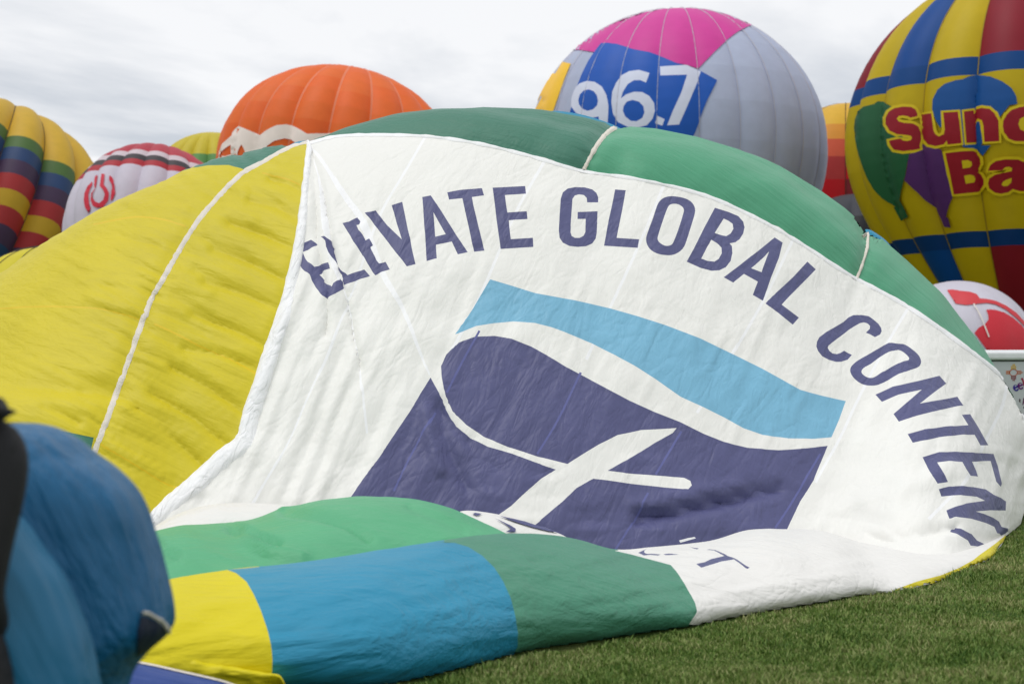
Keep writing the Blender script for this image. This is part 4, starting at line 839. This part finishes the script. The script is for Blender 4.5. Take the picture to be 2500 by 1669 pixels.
for k, (x, y) in enumerate(((tx0 + 1.7, TYd + 0.02), (tx0 + 2.5, TYd + 0.02), (tx0 + 1.7, TYd + tdep - 0.24), (tx0 + 2.5, TYd + tdep - 0.24))):
    V, Fc = [], []; prof_ = [(0.16, 0.0), (0.30, -0.0), (0.33, 0.04), (0.33, 0.18), (0.30, 0.22), (0.16, 0.22)]
    for a in range(24):
        an = a * pi2 / 24
        V += [(x + math.cos(an) * r, y + d, 0.33 + math.sin(an) * r) for r, d in prof_]
    for a in range(24):
        b_ = (a + 1) % 24
        Fc += [(a * 6 + q, a * 6 + q + 1, b_ * 6 + q + 1, b_ * 6 + q) for q in range(5)]
    wh = mesh_obj('wheel', V, Fc, tyre, tr, tb)
    V = [(x, y + 0.01, 0.33)] + [(x + math.cos(a * pi2 / 20) * .17, y + 0.02, 0.33 + math.sin(a * pi2 / 20) * .17) for a in range(20)]
    mesh_obj('rim', V, [(0, a + 1, (a + 1) % 20 + 1) for a in range(20)], wtrim, wh, tb)
def flatprint(name, loops, rgb, parent, base, plane_y, sp=3):
    loops = [resample(L, sp) for L in loops]; allp = np.vstack(loops); edges = []; k = 0
    for L in loops: m_ = len(L); edges += [(k + i, k + (i + 1) % m_) for i in range(m_)]; k += m_
    r = delaunay_2d_cdt([Vector(p) for p in allp], edges, [], 0, 1e-4)
    vv = np.array([(v.x, v.y) for v in r[0]]); ff = np.array([f[:3] for f in r[2]]); ff = ff[inside(vv[ff].mean(1), loops)]
    return mesh_obj(name, [P(x, y, plane_y) for x, y in vv], ff.tolist(), plain('vinyl_' + name, rgb, 0.4), parent, base, smooth=False)
cZ = T(2400, 840, 7.13); PY = TYd - 0.004
ell = lambda cx, cy, a, b, k=22, r0=0, r1=pi2: [(cx + a * math.cos(r0 + (r1 - r0) * i / k), cy + b * math.sin(r0 + (r1 - r0) * i / k)) for i in range(k)]
flatprint('sun_ring', [cZ(ell(530, 493, 74, 64)), cZ(ell(530, 493, 60, 52))], (196, 92, 50), tr, tb, PY)
for i, x in enumerate((497, 521, 545, 568)):
    e = (375, 345, 340, 372)[i]; e2 = (610, 638, 640, 612)[i]
    flatprint('sun_ray', [cZ([(x - 7, 440), (x - 7, e), (x + 7, e), (x + 7, 440)])], (222, 176, 40), tr, tb, PY)
    flatprint('sun_ray', [cZ([(x - 7, 546), (x - 7, e2), (x + 7, e2), (x + 7, 546)])], (132, 28, 38), tr, tb, PY)
    y_ = (466, 482, 500, 517)[i]; e3 = (668, 692, 690, 660)[i]
    flatprint('sun_ray', [cZ([(598, y_ - 5), (e3, y_ - 5), (e3, y_ + 5), (598, y_ + 5)])], (190, 96, 50), tr, tb, PY)
    flatprint('sun_ray', [cZ([(400, y_ - 5), (466, y_ - 5), (466, y_ + 5), (400, y_ + 5)])], (206, 110, 50), tr, tb, PY)
def ee(cx, cy, s, rot):
    o = [(math.cos(a) * 46, math.sin(a) * 56) for a in np.linspace(-0.05, -5.6, 26)]
    i = [(math.cos(a) * 22, math.sin(a) * 30) for a in np.linspace(-5.5, -3.3, 12)] + [(-22, 8), (44, 8)]
    L = o + i; c_, s_ = math.cos(rot), math.sin(rot)
    return [(cx + s * (x * c_ - y * s_), cy + s * (x * s_ + y * c_)) for x, y in L]
flatprint('letter', [cZ(ee(572, 760, 1.05, -0.5)), cZ([(558, 742), (548, 722), (572, 714), (592, 726)])], (52, 34, 138), tr, tb, PY)
flatprint('letter', [cZ(ee(652, 728, 1.1, -0.45)), cZ([(640, 708), (632, 688), (655, 680), (674, 692)])], (98, 24, 110), tr, tb, PY)
flatprint('letter', [cZ([(655, 605), (688, 578), (735, 690), (760, 720), (735, 740), (705, 720), (678, 625)])], (156, 26, 66), tr, tb, PY)
flatprint('letter', [cZ([(628, 965), (642, 935), (648, 965), (658, 975), (645, 985), (655, 1015), (630, 1000)])], (60, 22, 40), tr, tb, PY)
flatprint('letter', [cZ([(684, 1050), (705, 935), (740, 925), (775, 1050), (750, 1052), (742, 1010), (715, 1012), (700, 1058)])], (96, 22, 84), tr, tb, PY)
flatprint('letter', [cZ([(698, 1092), (735, 1075), (760, 1085), (755, 1110), (710, 1115)])], (70, 20, 50), tr, tb, PY)

# ------------------------------------------------------------------ blue balloon cloth close by, and the person in black beside it
def heap(name, rows, Yc, depth, mat, root, base, left=-700, pleat=0.02, npl=34, n=96, ph=0.0, tilt=0.0):
    """rows: (image row, right edge) -> upright billow of cloth, closed all round"""
    rw = catmull(np.array(rows, float), 6); V = []
    for k, (py, rx) in enumerate(rw):
        z = CAMZ + (HY - py) / F * Yc; z = max(z, 0.0)
        xr = (rx - CX) / F * Yc; xl = (left - CX) / F * Yc
        u = k / (len(rw) - 1); sh = math.sin(min(1, u * 5) * math.pi / 2)
        xl = xl * sh + (xr - 0.03) * (1 - sh)
        cx_, a = (xr + xl) / 2, (xr - xl) / 2
        b = depth * (0.15 + 0.85 * math.sin(min(1, u * 4.5) * math.pi / 2))
        for j in range(n):
            an = j * pi2 / n
            amp = pleat * min(1, u * 3) * (0.5 + 0.5 * vnoise(j * 0.21 + 3, u * 3 + ph))
            d = amp * math.sin(an * npl + 5 * u + 2 * vnoise(j * .13, u * 4 + ph))
            e = 1.0 + d * 2.2
            ce, se = math.cos(an), math.sin(an)
            V.append((cx_ + a * math.copysign(abs(ce) ** 0.72, ce) + d * ce, Yc + tilt * u + b * math.copysign(abs(se) ** 0.8, se) * e, z))
    Fc = grid_faces(len(rw), n, True); Fc.append(tuple(range(n)))
    o = mesh_obj(name, V, Fc, mat, root, base)
    return o, BVHTree.FromPolygons([Vector(v) for v in V], Fc)
bb = np.array([-1.9, 4.25, 0.0])
bc = thing('balloon_cloth', 'petrol blue balloon cloth billowing upright beside the person in black', 'balloon cloth', bb)
hp, bvh_hp = heap('billow', [(1032, 40), (1036, 85), (1048, 125), (1075, 172), (1112, 215), (1150, 268), (1200, 318), (1250, 346), (1300, 362), (1350, 378), (1430, 398), (1480, 408), (1520, 411), (1545, 400), (1565, 385), (1600, 345), (1640, 312), (1669, 300), (1750, 280), (1950, 262), (2150, 262), (2262, 270)], 4.25, 0.42, M['fblue'], bc, bb, pleat=0.009, npl=38)
heap('fold', [(1240, 10), (1252, 25), (1268, 38), (1300, 62), (1349, 95), (1410, 140), (1489, 178), (1545, 201), (1600, 216), (1669, 230), (1800, 245), (2000, 250), (2200, 255), (2430, 260)], 3.75, 0.22, M['fblue2'], bc, bb, left=-500, pleat=0.010, npl=22, ph=4)
decal('hollow_shade', [[(340, 1503), (356, 1506), (380, 1518), (398, 1530), (407, 1540), (395, 1553), (381, 1568), (360, 1584), (335, 1600), (333, 1550)]], bvh_hp, 0.006, M['fdark'], bc, bb, 6, 4.0)  # dark patch painted on the billow as the fold's shaded hollow
ribbon('piping', [(339, 1494), (362, 1500), (385, 1514), (400, 1528), (407, 1540)], 4, bvh_hp, 0.008, M['tape'], bc, bb, off=0.008, Yg=4.0)

def skin_body(name, joints, edges, radii, mat, parent, base, root_i=0, sub=2):
    me = bpy.data.meshes.new(name); me.from_pydata([tuple(np.array(j) - base) for j in joints], edges, [])
    o = bpy.data.objects.new(name, me); C.objects.link(o)
    sk = o.modifiers.new('skin', 'SKIN'); sk.use_smooth_shade = True
    for i, r in enumerate(radii):
        me.skin_vertices[0].data[i].radius = r if isinstance(r, tuple) else (r, r)
    me.skin_vertices[0].data[root_i].use_root = True
    o.modifiers.new('sub', 'SUBSURF').levels = sub; o.modifiers['sub'].render_levels = sub
    dg = bpy.context.evaluated_depsgraph_get(); ev = o.evaluated_get(dg); m2 = bpy.data.meshes.new_from_object(ev)
    bpy.data.objects.remove(o)
    m2.materials.clear(); m2.materials.append(mat)
    m2.polygons.foreach_set('use_smooth', [True] * len(m2.polygons))
    o2 = bpy.data.objects.new(name, m2); C.objects.link(o2); o2.parent = parent
    return o2
px0, pY = -1.485, 3.55
pb = np.array([px0, pY, 0.0])
person = thing('person', 'person in black jacket and black trousers standing beside the blue cloth', 'person', pb)
black = nylon('black_jacket_cloth', (30, 30, 33), crease=((70, 2.0, 9.0, 0.6, False),), fine=0.1, rough=0.7)
skin = plain('skin', (196, 150, 124), 0.5); hair = plain('dark_hair', (40, 30, 26), 0.6, bumpy=0.6, bscale=50); zipm = plain('metal_zip', (190, 194, 200), 0.3)
J = lambda x, y, z: (px0 + x, pY + y, z)
# one continuous dressed figure: pelvis, spine, neck, head, arms, legs
jt = [J(0.05, 0, 0.95), J(0.03, 0, 1.12), J(0, 0.0, 1.30), J(0, 0.0, 1.44), J(0, 0.01, 1.53), J(0, 0.02, 1.60), J(0, 0.03, 1.68), J(0, 0.02, 1.78),
      J(0.15, 0, 1.475), J(0.225, -0.01, 1.455), J(0.20, -0.06, 1.24), J(0.185, -0.08, 1.10), J(0.17, 0.05, 0.98), J(0.15, 0.16, 0.92),
      J(-0.15, 0, 1.44), J(-0.235, -0.01, 1.41), J(-0.27, -0.04, 1.14), J(-0.26, 0.06, 0.90), J(-0.25, 0.08, 0.84),
      J(0.16, 0, 0.86), J(0.16, -0.02, 0.50), J(0.15, 0.02, 0.10), J(0.15, -0.02, 0.05),
      J(-0.115, 0, 0.86), J(-0.13, -0.02, 0.50), J(-0.13, 0.02, 0.10), J(-0.13, -0.02, 0.05)]
ed = [(0, 1), (1, 2), (2, 3), (3, 4), (4, 5), (5, 6), (6, 7), (3, 8), (8, 9), (9, 10), (10, 11), (11, 12), (12, 13), (3, 14), (14, 15), (15, 16), (16, 17), (17, 18), (0, 19), (19, 20), (20, 21), (21, 22), (0, 23), (23, 24), (24, 25), (25, 26)]
rd = [(0.20, 0.15), (0.175, 0.13), (0.19, 0.13), (0.16, 0.11), (0.07, 0.07), (0.062, 0.065), (0.085, 0.10), (0.075, 0.09), (0.09, 0.09), (0.082, 0.082), (0.066, 0.066), (0.060, 0.060), (0.05, 0.05), (0.036, 0.036), (0.09, 0.09), (0.082, 0.082), (0.062, 0.062), (0.045, 0.045), (0.036, 0.036), (0.115, 0.115), (0.085, 0.085), (0.06, 0.06), (0.05, 0.06), (0.105, 0.105), (0.072, 0.072), (0.055, 0.055), (0.05, 0.06)]
skin_body('body', jt, ed, rd, black, person, pb)
# face, hair and hood sit on the figure
def ball(name, c_, r3, mat, parent, base, f=None, nu=24, nv=16):
    V = []
    for i in range(nv + 1):
        for j in range(nu):
            a, b = math.pi * i / nv, pi2 * j / nu
            d = np.array([math.sin(a) * math.cos(b), math.sin(a) * math.sin(b), math.cos(a)])
            k = f(d) if f else 1.0
            V.append(np.array(c_) + d * np.array(r3) * k)
    return mesh_obj(name, V, grid_faces(nv + 1, nu, True), mat, parent, base)
hd = ball('head', J(0, 0.03, 1.70), (0.078, 0.098, 0.118), skin, person, pb, lambda d: 1 + 0.16 * math.exp(-((d[0] / .16)**2 + ((d[2] + .08) / .22)**2)) * (d[1] > 0.6))
ball('hair', J(0, 0.015, 1.725), (0.088, 0.105, 0.115), hair, hd, pb, lambda d: 1.0 if (d[1] < 0.35 or d[2] > 0.5) else 0.82)
for sx in (-1, 1): ball('ear', J(sx * 0.082, 0.02, 1.70), (0.012, 0.022, 0.034), skin, hd, pb, nu=10, nv=8)
for sx in (-1, 1): ball('eye', J(sx * 0.03, 0.118, 1.715), (0.013, 0.01, 0.009), plain('eye', (60, 50, 45), 0.2), hd, pb, nu=10, nv=8)
ball('mouth', J(0, 0.119, 1.645), (0.026, 0.008, 0.008), plain('lips', (160, 96, 88), 0.5), hd, pb, nu=10, nv=8)
ball('hood', J(0.05, -0.05, 1.545), (0.195, 0.14, 0.085), black, person, pb, lambda d: 1 + 0.10 * vnoise(d[0] * 5 + 2, d[2] * 5))
def hand(sx, wrist, dirv):
    wv = np.array(wrist); dv_ = np.array(dirv, float); dv_ /= np.linalg.norm(dv_)
    side = np.cross(dv_, [0, 0, 1.0]); side /= np.linalg.norm(side) + 1e-9; nrm = np.cross(side, dv_)
    js = [wv, wv + dv_ * .05, wv + dv_ * .085]; e = [(0, 1), (1, 2)]; r = [(0.026, 0.02), (0.036, 0.018), (0.036, 0.016)]
    for k, (o_, ln) in enumerate(((-.030, .062), (-.010, .074), (.010, .070), (.030, .054))):
        b0_ = len(js); p_ = wv + dv_ * .09 + side * o_
        js += [p_, p_ + dv_ * ln * .5 - nrm * .006, p_ + dv_ * ln * .85 - nrm * .026]; e += [(2, b0_), (b0_, b0_ + 1), (b0_ + 1, b0_ + 2)]; r += [0.010, 0.009, 0.0075]
    b0_ = len(js); p_ = wv + dv_ * .03 + side * .04 * sx
    js += [p_, p_ + dv_ * .03 + side * .018 * sx, p_ + dv_ * .06 + side * .02 * sx]; e += [(1, b0_), (b0_, b0_ + 1), (b0_ + 1, b0_ + 2)]; r += [0.013, 0.011, 0.009]
    skin_body('hand', js, e, r, skin, person, pb)
hand(-1, J(0.148, 0.17, 0.915), (-0.1, 0.8, -0.5)); hand(1, J(-0.25, 0.082, 0.83), (0, 0.25, -1))
box('zip_pull', px0 + 0.205, px0 + 0.217, pY - 0.175, pY - 0.165, 1.075, 1.105, zipm, person, pb, 0.003)
